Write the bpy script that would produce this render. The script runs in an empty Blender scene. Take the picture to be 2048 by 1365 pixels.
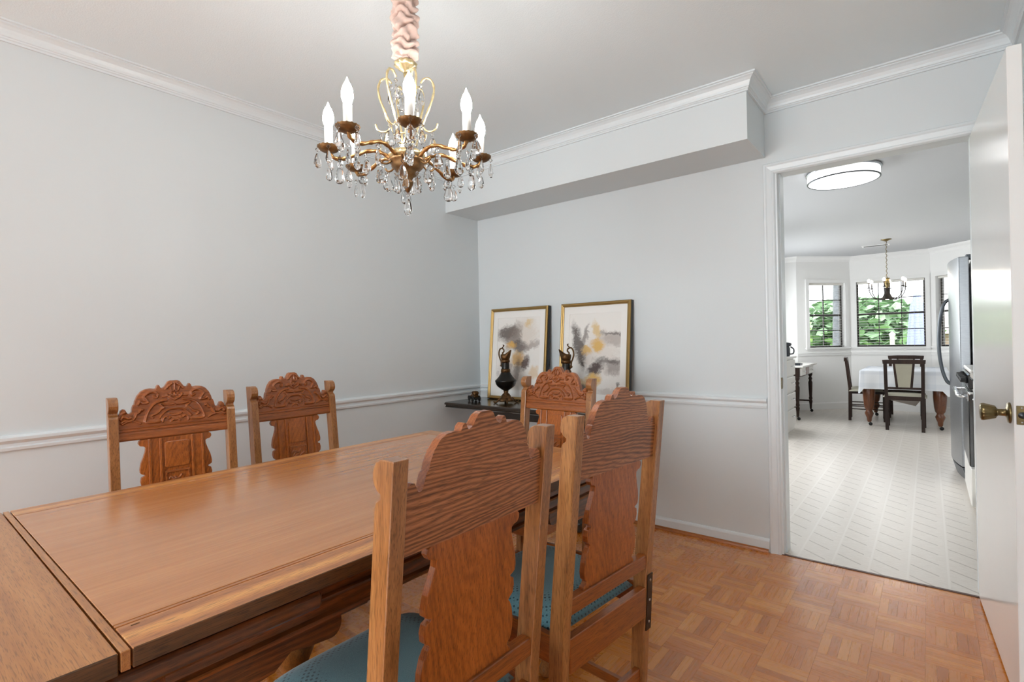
import bpy, bmesh, math, random
from mathutils import Vector, Matrix
random.seed(7)
sc = bpy.context.scene
COL = sc.collection
R = math.radians
PI = math.pi

# ------------------------------------------------------------------ camera
FPX, YAW, PITCH, ROLL = 1034.03, -0.6780, 0.0030, -0.0186
CAM = Vector((2.7827, -3.0463, 1.1605))
_f = Vector((math.sin(YAW)*math.cos(PITCH), math.cos(YAW)*math.cos(PITCH), math.sin(PITCH)))
_r = Vector((math.cos(YAW), -math.sin(YAW), 0)); _u = _r.cross(_f)
_r2 = _r*math.cos(ROLL)+_u*math.sin(ROLL); _u2 = -_r*math.sin(ROLL)+_u*math.cos(ROLL)
cd = bpy.data.cameras.new('camera'); cam = bpy.data.objects.new('camera', cd); COL.objects.link(cam)
cam.matrix_world = Matrix(((_r2.x, _u2.x, -_f.x, CAM.x), (_r2.y, _u2.y, -_f.y, CAM.y), (_r2.z, _u2.z, -_f.z, CAM.z), (0, 0, 0, 1)))
cd.sensor_width = 36; cd.sensor_fit = 'HORIZONTAL'; cd.lens = FPX*36/2048; cd.clip_start = 0.02; cd.clip_end = 300
sc.camera = cam

# ------------------------------------------------------------------ sky, daylight, exposure
w = bpy.data.worlds.new('sky'); sc.world = w; w.use_nodes = True
bg = w.node_tree.nodes['Background']; bg.inputs[0].default_value = (0.93, 0.97, 1.0, 1); bg.inputs[1].default_value = 5.0

def area(name, loc, target, sx, sy, power, color=(1, 1, 1), portal=False):
    d = bpy.data.lights.new(name, 'AREA'); d.shape = 'RECTANGLE'; d.size = sx; d.size_y = sy; d.energy = power; d.color = color
    o = bpy.data.objects.new(name, d); COL.objects.link(o); o.location = loc
    o.rotation_euler = (Vector(target)-Vector(loc)).to_track_quat('-Z', 'Y').to_euler()
    if portal: d.cycles.is_portal = True
    return o
# daylight falling in through the dining room's windows behind the photographer
area('window_daylight', (1.45, -7.02, 1.45), (1.45, 0, 0.9), 2.5, 1.6, 97, (0.89, 0.96, 1.0))
# added area lights in unseen kitchen wall openings, standing in for more daylight
area('window_daylight', (0.80, 2.3, 1.5), (2.1, 2.3, 0.2), 1.6, 1.0, 27, (0.985, 0.99, 1.0))
area('window_daylight', (0.80, 4.85, 1.5), (2.4, 5.0, 0.5), 1.2, 1.0, 10, (0.985, 0.99, 1.0))  # second added light, brightening the far end of the kitchen
area('bay_portal', (2.31, 6.86, 1.5), (2.31, 0, 1.5), 0.95, 1.05, 1, portal=True)

sc.view_settings.view_transform = 'Standard'; sc.view_settings.look = 'None'
sc.view_settings.exposure = 0.08; sc.view_settings.gamma = 1.0; sc.view_settings.use_curve_mapping = False
cy = sc.cycles
cy.max_bounces = 8; cy.diffuse_bounces = 6; cy.glossy_bounces = 3; cy.transmission_bounces = 7; cy.transparent_max_bounces = 8; cy.use_adaptive_sampling = True; cy.adaptive_threshold = 0.04
cy.caustics_reflective = False; cy.caustics_refractive = False; cy.sample_clamp_indirect = 6.0

# ------------------------------------------------------------------ material helpers
def lin(c): return c/12.92 if c <= 0.04045 else ((c+0.055)/1.055)**2.4
def C(h): h = h.lstrip('#'); return tuple(lin(int(h[i:i+2], 16)/255) for i in (0, 2, 4))+(1,)

class NT:
    def __init__(s, name):
        s.m = bpy.data.materials.new(name); s.m.use_nodes = True; s.t = s.m.node_tree; s.n = s.t.nodes
        s.b = s.n['Principled BSDF']
    def add(s, typ, **kw):
        n = s.n.new(typ)
        for k, v in kw.items():
            if k in n.inputs: n.inputs[k].default_value = v
            else: setattr(n, k, v)
        return n
    def link(s, a, b): s.t.links.new(a, b)
    def math(s, op, a, b=None):
        n = s.n.new('ShaderNodeMath'); n.operation = op
        for i, v in enumerate((a, b)):
            if v is None: continue
            if isinstance(v, (int, float)): n.inputs[i].default_value = v
            else: s.link(v, n.inputs[i])
        return n.outputs[0]
    def ramp(s, fac, stops):
        n = s.n.new('ShaderNodeValToRGB'); e = n.color_ramp.elements
        while len(e) < len(stops): e.new(0.5)
        for el, (p, c) in zip(e, stops): el.position = p; el.color = c
        s.link(fac, n.inputs[0]); return n.outputs[0]
    def mix(s, fac, a, b, blend='MIX'):
        n = s.n.new('ShaderNodeMix'); n.data_type = 'RGBA'; n.blend_type = blend
        for k, v in ((0, fac), (6, a), (7, b)):
            if isinstance(v, (int, float)): n.inputs[k].default_value = v
            elif isinstance(v, tuple): n.inputs[k].default_value = v
            else: s.link(v, n.inputs[k])
        return n.outputs[2]
    def bump(s, h, strength, dist=0.002):
        n = s.n.new('ShaderNodeBump'); n.inputs['Strength'].default_value = strength; n.inputs['Distance'].default_value = dist
        s.link(h, n.inputs['Height']); s.link(n.outputs[0], s.b.inputs['Normal'])
    def coords(s, scale=(1, 1, 1), rand=False, kind='Object', rot=(0, 0, 0)):
        tc = s.n.new('ShaderNodeTexCoord'); mp = s.n.new('ShaderNodeMapping'); mp.inputs['Scale'].default_value = scale
        mp.inputs['Rotation'].default_value = rot
        src = tc.outputs[kind]
        if rand:
            oi = s.n.new('ShaderNodeObjectInfo'); v = s.n.new('ShaderNodeVectorMath'); v.operation = 'MULTIPLY_ADD'
            v.inputs[1].default_value = (1, 1, 1)
            sp = s.n.new('ShaderNodeVectorMath'); sp.operation = 'SCALE'; sp.inputs[0].default_value = (37.1, 11.7, 23.3); s.link(oi.outputs['Random'], sp.inputs['Scale'])
            s.link(src, v.inputs[0]); s.link(sp.outputs[0], v.inputs[2]); src = v.outputs[0]
        s.link(src, mp.inputs[0]); return mp.outputs[0]
    def noise(s, co, scale, detail=4, rough=0.55, dist=0.0):
        n = s.add('ShaderNodeTexNoise', Scale=scale, Detail=detail, Roughness=rough, Distortion=dist); s.link(co, n.inputs['Vector']); return n.outputs[0]
    def set(s, color=None, rough=None, metal=None, coat=None, coat_rough=None, spec=None, trans=None, ior=None, emit=None, estr=None, sheen=None):
        b = s.b.inputs
        for k, v in (('Base Color', color), ('Roughness', rough), ('Metallic', metal), ('Coat Weight', coat), ('Coat Roughness', coat_rough),
                     ('Specular IOR Level', spec), ('Transmission Weight', trans), ('IOR', ior), ('Emission Color', emit), ('Emission Strength', estr), ('Sheen Weight', sheen)):
            if v is None: continue
            if isinstance(v, (int, float, tuple)): b[k].default_value = v
            else: s.link(v, b[k])
        return s

M = {}
def plain(name, col, rough=0.5, metal=0.0, bump=None, var=0.0, **kw):
    t = NT(name); c = C(col) if isinstance(col, str) else col
    co = t.coords()
    if var:
        n = t.noise(co, kw.pop('vscale', 6.0), 3)
        d = tuple(x*(1-var) for x in c[:3])+(1,); l = tuple(min(1, x*(1+var)) for x in c[:3])+(1,)
        t.set(color=t.ramp(n, [(0.3, d), (0.7, l)]))
    else:
        t.set(color=c)
    if bump: t.bump(t.noise(co, bump[0], bump[3] if len(bump) > 3 else 1.0), bump[1], bump[2] if len(bump) > 2 else 0.002)
    t.set(rough=rough, metal=metal, **kw); M[name] = t.m; return t.m

def wood(name, light, mid, dark, axis='Z', scale=1.0, rough=0.35, coat=0.25, rings=0.0, ringscale=18, bump=0.25, stretch=0.045, coat_rough=0.2, spec=0.5, pores=0.55):
    gain = 1.32 if name.startswith(('chair', 'oak')) else 1.0
    G = lambda hx: tuple(min(1, q*gain) for q in C(hx)[:3])+(1,)
    """grain runs along axis; rings > 0 mixes in broad cathedral figure"""
    t = NT(name); i = 'XYZ'.index(axis)
    sc_ = [1, 1, 1]; sc_[i] = stretch
    co = t.coords(tuple(sc_), rand=True)
    fine = t.noise(co, 95*scale, 3, 0.6)
    broad = t.noise(co, 14*scale, 4, 0.55, 0.6)
    h = t.math('ADD', t.math('MULTIPLY', fine, 0.45), t.math('MULTIPLY', broad, 0.55))
    if rings:
        s2 = [1, 1, 1]; s2[i] = 0.22
        co2 = t.coords(tuple(s2), rand=True)
        wv = t.add('ShaderNodeTexWave', wave_type='RINGS', rings_direction=axis if axis != 'Y' else 'Y')
        wv.inputs['Scale'].default_value = ringscale; wv.inputs['Distortion'].default_value = 0.72*ringscale; wv.inputs['Detail'].default_value = 4.0
        wv.inputs['Detail Scale'].default_value = 4.7/ringscale; wv.inputs['Detail Roughness'].default_value = 0.5
        t.link(co2, wv.inputs['Vector'])
        h = t.math('ADD', t.math('MULTIPLY', h, 1-rings), t.math('MULTIPLY', wv.outputs['Fac'], rings))
    col = t.ramp(h, [(0.28, G(dark)), (0.5, G(mid)), (0.72, G(light))])
    if pores:
        ps = [1, 1, 1]; ps[i] = 0.05
        pn = t.noise(t.coords(tuple(ps), rand=True), 720, 1)
        pm = t.ramp(pn, [(0.36, (pores, pores, pores, 1)), (0.46, (0, 0, 0, 1))])
        col = t.mix(pm, col, tuple(x*0.45 for x in C(dark)[:3])+(1,))
    t.set(color=col, rough=rough, coat=coat, coat_rough=coat_rough, spec=spec)
    t.bump(h, bump, 0.0015); M[name] = t.m; return t.m

# ------------------------------------------------------------------ materials
plain('wall_paint', (0.672, 0.712, 0.725, 1), 0.5, spec=0.35)
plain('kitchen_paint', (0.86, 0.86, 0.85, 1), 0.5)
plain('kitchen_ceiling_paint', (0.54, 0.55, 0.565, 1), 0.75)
plain('kitchen_trim', (0.84, 0.84, 0.832, 1), 0.35)
plain('ceiling_paint', (0.81, 0.885, 0.915, 1), 0.75, bump=(170, 0.2, 0.003))
plain('trim_white', (0.72, 0.765, 0.785, 1), 0.32)
plain('door_white', (0.80, 0.80, 0.785, 1), 0.17, bump=(9, 0.05, 0.003), spec=0.6)
plain('joint_dark', '#5e3818', 0.7)
wood('shoe_wood', '#c5782f', '#a85f20', '#7a4216', 'X', 1.0, 0.3)

# parquet
def parquet(name, island):
    t = NT(name)
    if island:
        g = t.add('ShaderNodeNewGeometry'); rnd = g.outputs['Random Per Island']
    else:
        oi = t.add('ShaderNodeObjectInfo'); rnd = oi.outputs['Random']
    co = t.coords((1, 1, 1), rand=not island)
    mp = t.add('ShaderNodeMapping'); mp.inputs['Scale'].default_value = (0.08, 1, 1) if not island else (0.5, 0.5, 1); t.link(co, mp.inputs[0])
    fine = t.noise(mp.outputs[0], 120, 4)
    base = t.ramp(rnd, [(0.0, C('#b86a1c')), (0.3, C('#cb7824')), (0.6, C('#d2802a')), (0.85, C('#e09644')), (1.0, C('#c27026'))])
    col = t.mix(t.math('MULTIPLY', fine, 0.22), base, C('#8a5520'))
    t.set(color=col, rough=t.math('ADD', t.math('MULTIPLY', fine, 0.12), 0.22), spec=0.4, coat=0.85, coat_rough=0.2)
    t.b.inputs['Coat IOR'].default_value = 1.6
    t.bump(fine, 0.03, 0.001); M[name] = t.m
parquet('parquet', False); parquet('parquet_rest', True)

wood('oak_table', '#b67a42', '#a96b34', '#975d29', 'Y', 1.6, 0.24, 0.6, bump=0.012, stretch=0.02, coat_rough=0.13, pores=0.12)
wood('oak_edge', '#c98f4c', '#b5763a', '#8a4f22', 'Y', 0.9, 0.28, 0.35, rings=0.3, ringscale=7, bump=0.12)
wood('oak_leaf', '#b27c48', '#a06a36', '#834e23', 'X', 1.3, 0.3, 0.3, bump=0.2, pores=0.45)
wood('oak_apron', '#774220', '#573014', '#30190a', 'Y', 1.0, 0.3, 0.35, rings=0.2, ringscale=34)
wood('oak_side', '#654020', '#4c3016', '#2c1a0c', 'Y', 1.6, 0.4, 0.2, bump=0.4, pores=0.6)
wood('oak_dark_end', '#5b3620', '#432413', '#2c170b', 'X', 1.2, 0.4, 0.2)
wood('oak_leg', '#8a5a2c', '#6b421d', '#43270f', 'Z', 1.0, 0.28, 0.4)
wood('chair_post', '#ab7a48', '#8d5d34', '#603a1b', 'Z', 1.0, 0.3, 0.4)
wood('chair_crest', '#9c5c2e', '#87491f', '#683614', 'Y', 1.0, 0.32, 0.35, rings=0.12, ringscale=40, bump=0.12)
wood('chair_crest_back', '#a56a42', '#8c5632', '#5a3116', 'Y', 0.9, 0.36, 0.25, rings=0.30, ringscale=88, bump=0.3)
wood('chair_splat', '#a55c24', '#8f4c18', '#66310d', 'Z', 1.1, 0.32, 0.35, rings=0.12, ringscale=70)
wood('chair_rail', '#a05a2a', '#864819', '#5f300f', 'Y', 1.0, 0.32, 0.35)
wood('chair_side', '#a05a2a', '#864819', '#5f300f', 'X', 1.0, 0.32, 0.35)
plain('iron_plate', '#3a2c25', 0.4, 0.6)
plain('steel_tab', '#b5b0aa', 0.35, 0.9)

def fabric():
    t = NT('teal_fabric'); co = t.coords((1, 1, 1))
    # small woven sprigs on a diagonal lattice
    ro = t.coords((1, 1, 1), rot=(0, 0, R(45)))
    ck = t.add('ShaderNodeTexVoronoi'); ck.inputs['Scale'].default_value = 95; ck.inputs['Randomness'].default_value = 0.12; t.link(ro, ck.inputs['Vector'])
    sp = t.ramp(ck.outputs['Distance'], [(0.24, (1, 1, 1, 1)), (0.34, (0, 0, 0, 1))])
    wv = t.noise(co, 900, 2)
    base = t.ramp(wv, [(0.35, C('#46727c')), (0.65, C('#6d9aa4'))])
    t.set(color=t.mix(sp, base, C('#23454f')), rough=0.85, sheen=0.3)
    t.bump(wv, 0.4, 0.001); M['teal_fabric'] = t.m
fabric()

wood('console_wood', '#3d2f22', '#2b2119', '#1b140f', 'X', 1.0, 0.22, 0.4)
plain('gold_frame', '#a88a55', 0.38, 0.7, var=0.12, bump=(90, 0.1, 0.001))
plain('frame_side', '#15120d', 0.4)
plain('bronze', '#583c1e', 0.42, 0.7, var=0.35, vscale=60)
plain('dark_vase', '#1d1a16', 0.3, 0.4, var=0.2)
plain('brass_antique', '#7b6c4b', 0.3, 0.95, var=0.2, vscale=40)
plain('chand_brass', '#a1784a', 0.3, 0.85, var=0.3, vscale=80)
plain('chand_gold', '#cfbd92', 0.3, 0.75, var=0.2, vscale=80)
plain('cup_bronze', '#80603c', 0.42, 0.7, var=0.35, vscale=50)
plain('candle_white', '#f2efe8', 0.5)
plain('pink_fabric', '#cbb0a4', 0.75, var=0.08, bump=(60, 0.3, 0.003), sheen=0.3)
t = NT('crystal'); t.set(color=(1, 1, 1, 1), rough=0.0, trans=1.0, ior=1.52, spec=0.8); M['crystal'] = t.m
t = NT('bulb_glow'); t.set(color=(1, 1, 1, 1), emit=(1.0, 0.985, 0.955, 1), estr=100.0); M['bulb_glow'] = t.m
plain('print_mat', '#eceae6', 0.6)
t = NT('window_glass'); t.set(color=(1, 1, 1, 1), rough=0.0, trans=1.0, ior=1.01, spec=0.1); M['window_glass'] = t.m

def printed(name, seed, strokes, wdt, hgt):
    """loose abstract brush-wash print: each stroke is a soft noisy ellipse of ink"""
    t = NT(name); tc = t.n.new('ShaderNodeTexCoord')
    nz = t.add('ShaderNodeTexNoise', Scale=13.0, Detail=8.0, Roughness=0.72); t.link(tc.outputs['Object'], nz.inputs['Vector'])
    off = t.add('ShaderNodeVectorMath', operation='MULTIPLY_ADD'); off.inputs[1].default_value = (0.13, 0.13, 0.13); off.inputs[2].default_value = (-0.065+0.003*seed, -0.065, -0.065)
    t.link(nz.outputs['Color'], off.inputs[0])
    ad = t.add('ShaderNodeVectorMath', operation='ADD'); t.link(tc.outputs['Object'], ad.inputs[0]); t.link(off.outputs[0], ad.inputs[1])
    cur = C('#e9e6e1')
    for k, (cx_, cz_, rx, rz, ang, colr, op) in enumerate(strokes):
        px = (cx_-0.5)*wdt; pz = (0.5-cz_)*hgt
        mp = t.add('ShaderNodeMapping', vector_type='TEXTURE'); mp.inputs['Location'].default_value = (px, 0, pz); mp.inputs['Rotation'].default_value = (0, R(ang), 0)
        mp.inputs['Scale'].default_value = (rx*wdt, 1, rz*hgt); t.link(ad.outputs[0], mp.inputs[0])
        gr = t.add('ShaderNodeTexGradient', gradient_type='SPHERICAL'); t.link(mp.outputs[0], gr.inputs[0])
        st = t.add('ShaderNodeMapping'); st.inputs['Scale'].default_value = (0.9, 1, 14); st.inputs['Location'].default_value = (k*3.1, seed, k*1.7); t.link(mp.outputs[0], st.inputs[0])
        br = t.noise(st.outputs[0], 1.6, 3)
        fac = t.math('MULTIPLY', t.ramp(t.math('MULTIPLY', gr.outputs['Fac'], t.math('MULTIPLY', t.math('SUBTRACT', br, 0.12), 2.4)), [(0.03, (0, 0, 0, 1)), (0.48, (1, 1, 1, 1))]), op)
        cur = t.mix(fac, cur, C(colr))
    t.set(color=cur, rough=0.45); M[name] = t.m
printed('print_one', 1, [(0.45, 0.75, 0.40, 0.22, 10, '#cbbfb4', 0.55), (0.62, 0.30, 0.30, 0.22, -30, '#d6cabd', 0.6), (0.30, 0.27, 0.26, 0.10, -12, '#5d524c', 0.9),
    (0.42, 0.32, 0.16, 0.22, 35, '#7a6d66', 0.75), (0.52, 0.42, 0.20, 0.10, 12, '#544a47', 0.85), (0.72, 0.42, 0.26, 0.05, -14, '#8d807a', 0.6), (0.38, 0.41, 0.12, 0.06, 0, '#d9a95a', 0.9),
    (0.68, 0.18, 0.07, 0.05, 20, '#d8b877', 0.7), (0.52, 0.56, 0.14, 0.11, 45, '#d9ad66', 0.85), (0.64, 0.60, 0.08, 0.12, 35, '#4b322c', 0.9), (0.50, 0.70, 0.06, 0.18, 10, '#7b706a', 0.7),
    (0.40, 0.66, 0.05, 0.16, -20, '#8c7f78', 0.6), (0.80, 0.70, 0.10, 0.08, 0, '#d9b684', 0.6), (0.15, 0.72, 0.05, 0.05, 0, '#a9a5a5', 0.5)], 0.52, 0.68)
printed('print_two', 5, [(0.62, 0.50, 0.45, 0.26, 20, '#d0c4ba', 0.5), (0.30, 0.42, 0.10, 0.30, -16, '#544b47', 0.9), (0.40, 0.32, 0.05, 0.12, 15, '#6a5f5a', 0.7),
    (0.56, 0.27, 0.07, 0.12, -20, '#d8b877', 0.8), (0.58, 0.42, 0.12, 0.09, 0, '#d9ad5c', 0.95), (0.42, 0.47, 0.10, 0.05, 30, '#dcb368', 0.9), (0.82, 0.36, 0.26, 0.08, 12, '#9d9089', 0.65),
    (0.78, 0.32, 0.22, 0.02, 8, '#5d5551', 0.7), (0.80, 0.62, 0.16, 0.11, -25, '#8a7f7b', 0.75), (0.56, 0.64, 0.10, 0.13, 40, '#43312d', 0.95), (0.74, 0.57, 0.24, 0.04, 10, '#5b524e', 0.75),
    (0.36, 0.60, 0.05, 0.035, 0, '#4e4643', 0.85), (0.52, 0.76, 0.16, 0.08, -18, '#d9ad5c', 0.95), (0.32, 0.78, 0.16, 0.05, 20, '#d9bd84', 0.7), (0.40, 0.84, 0.10, 0.05, 30, '#4a4441', 0.8),
    (0.86, 0.80, 0.03, 0.03, 0, '#5c5552', 0.8), (0.75, 0.88, 0.24, 0.06, 8, '#b8aea8', 0.6)], 0.52, 0.68)

# kitchen
def vinyl():
    t = NT('vinyl'); tc = t.n.new('ShaderNodeTexCoord'); sx = t.n.new('ShaderNodeSeparateXYZ'); t.link(tc.outputs['Object'], sx.inputs[0])
    x, y = sx.outputs[0], sx.outputs[1]
    u = t.math('FRACT', t.math('MULTIPLY', x, 1/0.1535))
    seam = t.math('LESS_THAN', t.math('ABSOLUTE', t.math('SUBTRACT', u, 0.5)), 0.03)
    v = t.math('FRACT', t.math('MULTIPLY', t.math('ADD', y, t.math('MULTIPLY', x, 0.8)), 1/0.155))
    gro = t.math('LESS_THAN', t.math('ABSOLUTE', t.math('SUBTRACT', v, 0.5)), 0.035)
    gro = t.math('MULTIPLY', gro, t.math('LESS_THAN', t.math('FRACT', t.math('ADD', u, 0.45)), 0.72))
    nz = t.noise(tc.outputs['Object'], 60, 2)
    mp = t.add('ShaderNodeMapping'); mp.inputs['Scale'].default_value = (6, 40, 1); t.link(tc.outputs['Object'], mp.inputs[0]); br = t.noise(mp.outputs[0], 4, 4)
    base = t.ramp(br, [(0.3, C('#cfc7bd')), (0.7, C('#ded8d0'))])
    c1 = t.mix(gro, base, C('#b0a79d')); c2 = t.mix(seam, c1, C('#ddd7cf'))
    t.set(color=c2, rough=0.30, spec=0.5)
    h = t.math('ADD', t.math('ADD', t.math('MULTIPLY', nz, 0.35), t.math('MULTIPLY', br, 0.8)), t.math('SUBTRACT', t.math('MULTIPLY', seam, 0.6), t.math('MULTIPLY', gro, 0.9)))
    t.bump(h, 0.35, 0.002); M['vinyl'] = t.m
vinyl()
t = NT('steel'); mp = t.coords((1, 1, 60)); n = t.noise(mp, 30, 3)
t.set(color=t.ramp(n, [(0.3, C('#8f9296')), (0.7, C('#a9acb0'))]), metal=0.9, rough=0.3); M['steel'] = t.m
plain('steel_dark', '#54585c', 0.35, 0.85)
plain('rubber_black', '#101010', 0.5)
plain('oven_glass', '#0c0d0f', 0.08, spec=0.7)
plain('enamel_white', '#e9e7e2', 0.25)
plain('chrome', '#d5d6d8', 0.12, 1.0)
plain('cloth_white', '#e6e8ea', 0.85, bump=(160, 0.2, 0.001))
t = NT('cloth_plaid'); tc = t.n.new('ShaderNodeTexCoord'); sx = t.n.new('ShaderNodeSeparateXYZ'); t.link(tc.outputs['Object'], sx.inputs[0])
def band(o, k, wd): return t.math('LESS_THAN', t.math('FRACT', t.math('MULTIPLY', o, k)), wd)
bx_ = t.math('ADD', band(sx.outputs[0], 4.2, 0.35), t.math('ADD', band(sx.outputs[1], 4.2, 0.35), band(sx.outputs[2], 6, 0.35)))
t.set(color=t.ramp(t.math('MULTIPLY', bx_, 0.33), [(0.0, C('#e4e6e9')), (1.0, C('#c9cfd8'))]), rough=0.85); M['cloth_plaid'] = t.m
wood('walnut', '#3f2a20', '#2f1e16', '#1c110c', 'Z', 1.0, 0.5, 0.0, spec=0.3)
wood('red_oak_leg', '#8a4f28', '#6d3b1b', '#472410', 'Z', 1.0, 0.28, 0.4)
plain('beige_seat', '#a5a190', 0.8, var=0.05)
plain('black_iron', '#2b2521', 0.45, 0.6)
plain('chest_white', '#e4e3df', 0.35)
plain('appliance_black', '#22272e', 0.25)
plain('window_dark', '#3b3733', 0.45)
plain('blind_white', '#e2e0da', 0.5)
t = NT('drum_glow'); t.set(color=(1, 1, 1, 1), emit=(0.97, 0.985, 1.0, 1), estr=1.7, rough=0.6); M['drum_glow'] = t.m
t = NT('bulb_warm'); t.set(color=(1, 1, 1, 1), emit=(1.0, 0.86, 0.66, 1), estr=40.0); M['bulb_warm'] = t.m
plain('grass', '#9fb27a', 0.9, var=0.25, vscale=3)
plain('leaf_green', '#84a27c', 0.7, var=0.25, vscale=4)
plain('leaf_lime', '#a3bd80', 0.7, var=0.2, vscale=4)
plain('bark_grey', '#5a5d60', 0.9, var=0.25, vscale=14, bump=(20, 0.6, 0.01))
plain('umbrella_cloth', '#8790b4', 0.8)
plain('patio_white', '#b9bab8', 0.5)
plain('house_wall', '#8f7a70', 0.8); plain('house_roof', '#a79a95', 0.8); plain('patio_stone', '#a29d96', 0.8, var=0.08)
plain('fence_wood', '#9a938c', 0.8)

# ------------------------------------------------------------------ geometry helpers
class MB:
    def __init__(s): s.v = []; s.f = []; s.sm = []
    def add(s, vs, fs, smooth=False):
        o = len(s.v); s.v += [tuple(p) for p in vs]; s.f += [tuple(i+o for i in f) for f in fs]; s.sm += [smooth]*len(fs); return s
    def box(s, a, b):
        x0, y0, z0 = a; x1, y1, z1 = b
        return s.add([(x0, y0, z0), (x1, y0, z0), (x1, y1, z0), (x0, y1, z0), (x0, y0, z1), (x1, y0, z1), (x1, y1, z1), (x0, y1, z1)],
                     [(0, 3, 2, 1), (4, 5, 6, 7), (0, 1, 5, 4), (1, 2, 6, 5), (2, 3, 7, 6), (3, 0, 4, 7)])
    def cbox(s, a, b, c=0.003):
        """box with chamfered edges"""
        bm = bmesh.new(); bmesh.ops.create_cube(bm, size=1)
        for v in bm.verts: v.co = Vector([(a[i]+b[i])/2+v.co[i]*(b[i]-a[i]) for i in range(3)])
        c = min(c, *(abs(b[i]-a[i])*0.45 for i in range(3)))
        bmesh.ops.bevel(bm, geom=bm.edges[:], offset=c, segments=1, affect='EDGES', clamp_overlap=True)
        bm.verts.index_update()
        s.add([v.co[:] for v in bm.verts], [[v.index for v in f.verts] for f in bm.faces]); bm.free(); return s
    def lathe(s, prof, n=24, c=(0, 0, 0), axis='Z', cap=True, twist=0.0, flute=0, fd=0.0):
        vs = []; fs = []
        for k, (r, h) in enumerate(prof):
            for j in range(n):
                a = 2*PI*j/n+twist*k
                rr = r*(1+fd*math.cos(flute*2*PI*j/n)) if flute else r
                p = (rr*math.cos(a), rr*math.sin(a), h)
                if axis == 'X': p = (p[2], p[0], p[1])
                elif axis == 'Y': p = (p[0], p[2], p[1])
                vs.append((c[0]+p[0], c[1]+p[1], c[2]+p[2]))
        for k in range(len(prof)-1):
            for j in range(n):
                fs.append((k*n+j, k*n+(j+1) % n, (k+1)*n+(j+1) % n, (k+1)*n+j))
        if cap:
            if prof[0][0] > 1e-5: fs.append(tuple(range(n))[::-1])
            if prof[-1][0] > 1e-5: fs.append(tuple((len(prof)-1)*n+j for j in range(n)))
        return s.add(vs, fs, True)
    def tube(s, path, rad, n=8, closed=False):
        P = [Vector(p) for p in path]; m = len(P)
        rs = rad if isinstance(rad, (list, tuple)) else [rad]*m
        T = []
        for i in range(m):
            a = P[(i-1) % m] if (closed or i > 0) else P[i]; b = P[(i+1) % m] if (closed or i < m-1) else P[i]
            d = (b-a); T.append(d.normalized() if d.length > 1e-9 else Vector((0, 0, 1)))
        nrm = T[0].orthogonal().normalized(); vs = []; fs = []
        for i in range(m):
            nrm = (nrm-T[i]*nrm.dot(T[i])); nrm = nrm.normalized() if nrm.length > 1e-6 else T[i].orthogonal().normalized()
            bn = T[i].cross(nrm)
            for j in range(n):
                a = 2*PI*j/n; vs.append(P[i]+(nrm*math.cos(a)+bn*math.sin(a))*rs[i])
        lim = m if closed else m-1
        for i in range(lim):
            for j in range(n):
                fs.append((i*n+j, i*n+(j+1) % n, ((i+1) % m)*n+(j+1) % n, ((i+1) % m)*n+j))
        if not closed:
            fs.append(tuple(range(n))[::-1]); fs.append(tuple((m-1)*n+j for j in range(n)))
        return s.add(vs, fs, True)
    def prism(s, poly, h0, h1, fn):
        """polygon (a,b) list extruded from h0 to h1; fn(a,b,h) -> xyz"""
        n = len(poly); vs = [fn(a, b, h0) for a, b in poly]+[fn(a, b, h1) for a, b in poly]
        fs = [tuple(range(n))[::-1], tuple(range(n, 2*n))]+[(i, (i+1) % n, n+(i+1) % n, n+i) for i in range(n)]
        return s.add(vs, fs)
    def sweep(s, prof, path, closed=False):
        """profile [(out, z)] swept along a horizontal wall line path of ((x,y), outward normal at the mitre) points"""
        n = len(prof); vs = []; fs = []
        for (x, y), (nx, ny) in path:
            for o, z in prof: vs.append((x+nx*o, y+ny*o, z))
        for i in range(len(path)-1):
            for j in range(n-1):
                fs.append((i*n+j, i*n+j+1, (i+1)*n+j+1, (i+1)*n+j))
        fs.append(tuple(range(n))); fs.append(tuple((len(path)-1)*n+j for j in range(n))[::-1])
        return s.add(vs, fs)
    def mesh(s, name):
        me = bpy.data.meshes.new(name); me.from_pydata(s.v, [], s.f)
        me.polygons.foreach_set('use_smooth', s.sm)
        bm = bmesh.new(); bm.from_mesh(me); bmesh.ops.recalc_face_normals(bm, faces=bm.faces[:]); bm.to_mesh(me); bm.free()
        me.update(); return me
    def build(s, name, mat, parent=None, loc=None, rot=None, sub=0):
        me = s.mesh(name); me.materials.append(M[mat] if isinstance(mat, str) else mat)
        o = bpy.data.objects.new(name, me); COL.objects.link(o)
        if parent is not None: o.parent = parent
        if loc is not None: o.location = loc
        if rot is not None: o.rotation_euler = rot
        if sub:
            md = o.modifiers.new('smooth', 'SUBSURF'); md.levels = sub; md.render_levels = sub
        return o

def empty(name, loc=(0, 0, 0), rz=0.0):
    o = bpy.data.objects.new(name, None); COL.objects.link(o); o.location = loc; o.rotation_euler = (0, 0, rz); o.empty_display_size = 0.1; return o
def tag(o, label=None, cat=None, group=None, kind=None):
    for k, v in (('label', label), ('category', cat), ('group', group), ('kind', kind)):
        if v: o[k] = v
    return o
def thing(name, label, cat, loc=(0, 0, 0), rz=0.0, group=None): return tag(empty(name, loc, rz), label, cat, group)
def struct(mb, name, mat, parent=None, label=None):
    o = mb.build(name, mat, parent)
    if parent is None: o['kind'] = 'structure'
    if label: o['label'] = label
    return o
def share(me, name, parent, loc=None, rot=None, scale=None):
    o = bpy.data.objects.new(name, me); COL.objects.link(o); o.parent = parent
    if loc is not None: o.location = loc
    if rot is not None: o.rotation_euler = rot
    if scale is not None: o.scale = scale
    return o
def meshof(mb, name, mat):
    me = mb.mesh(name); me.materials.append(M[mat]); return me
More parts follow.
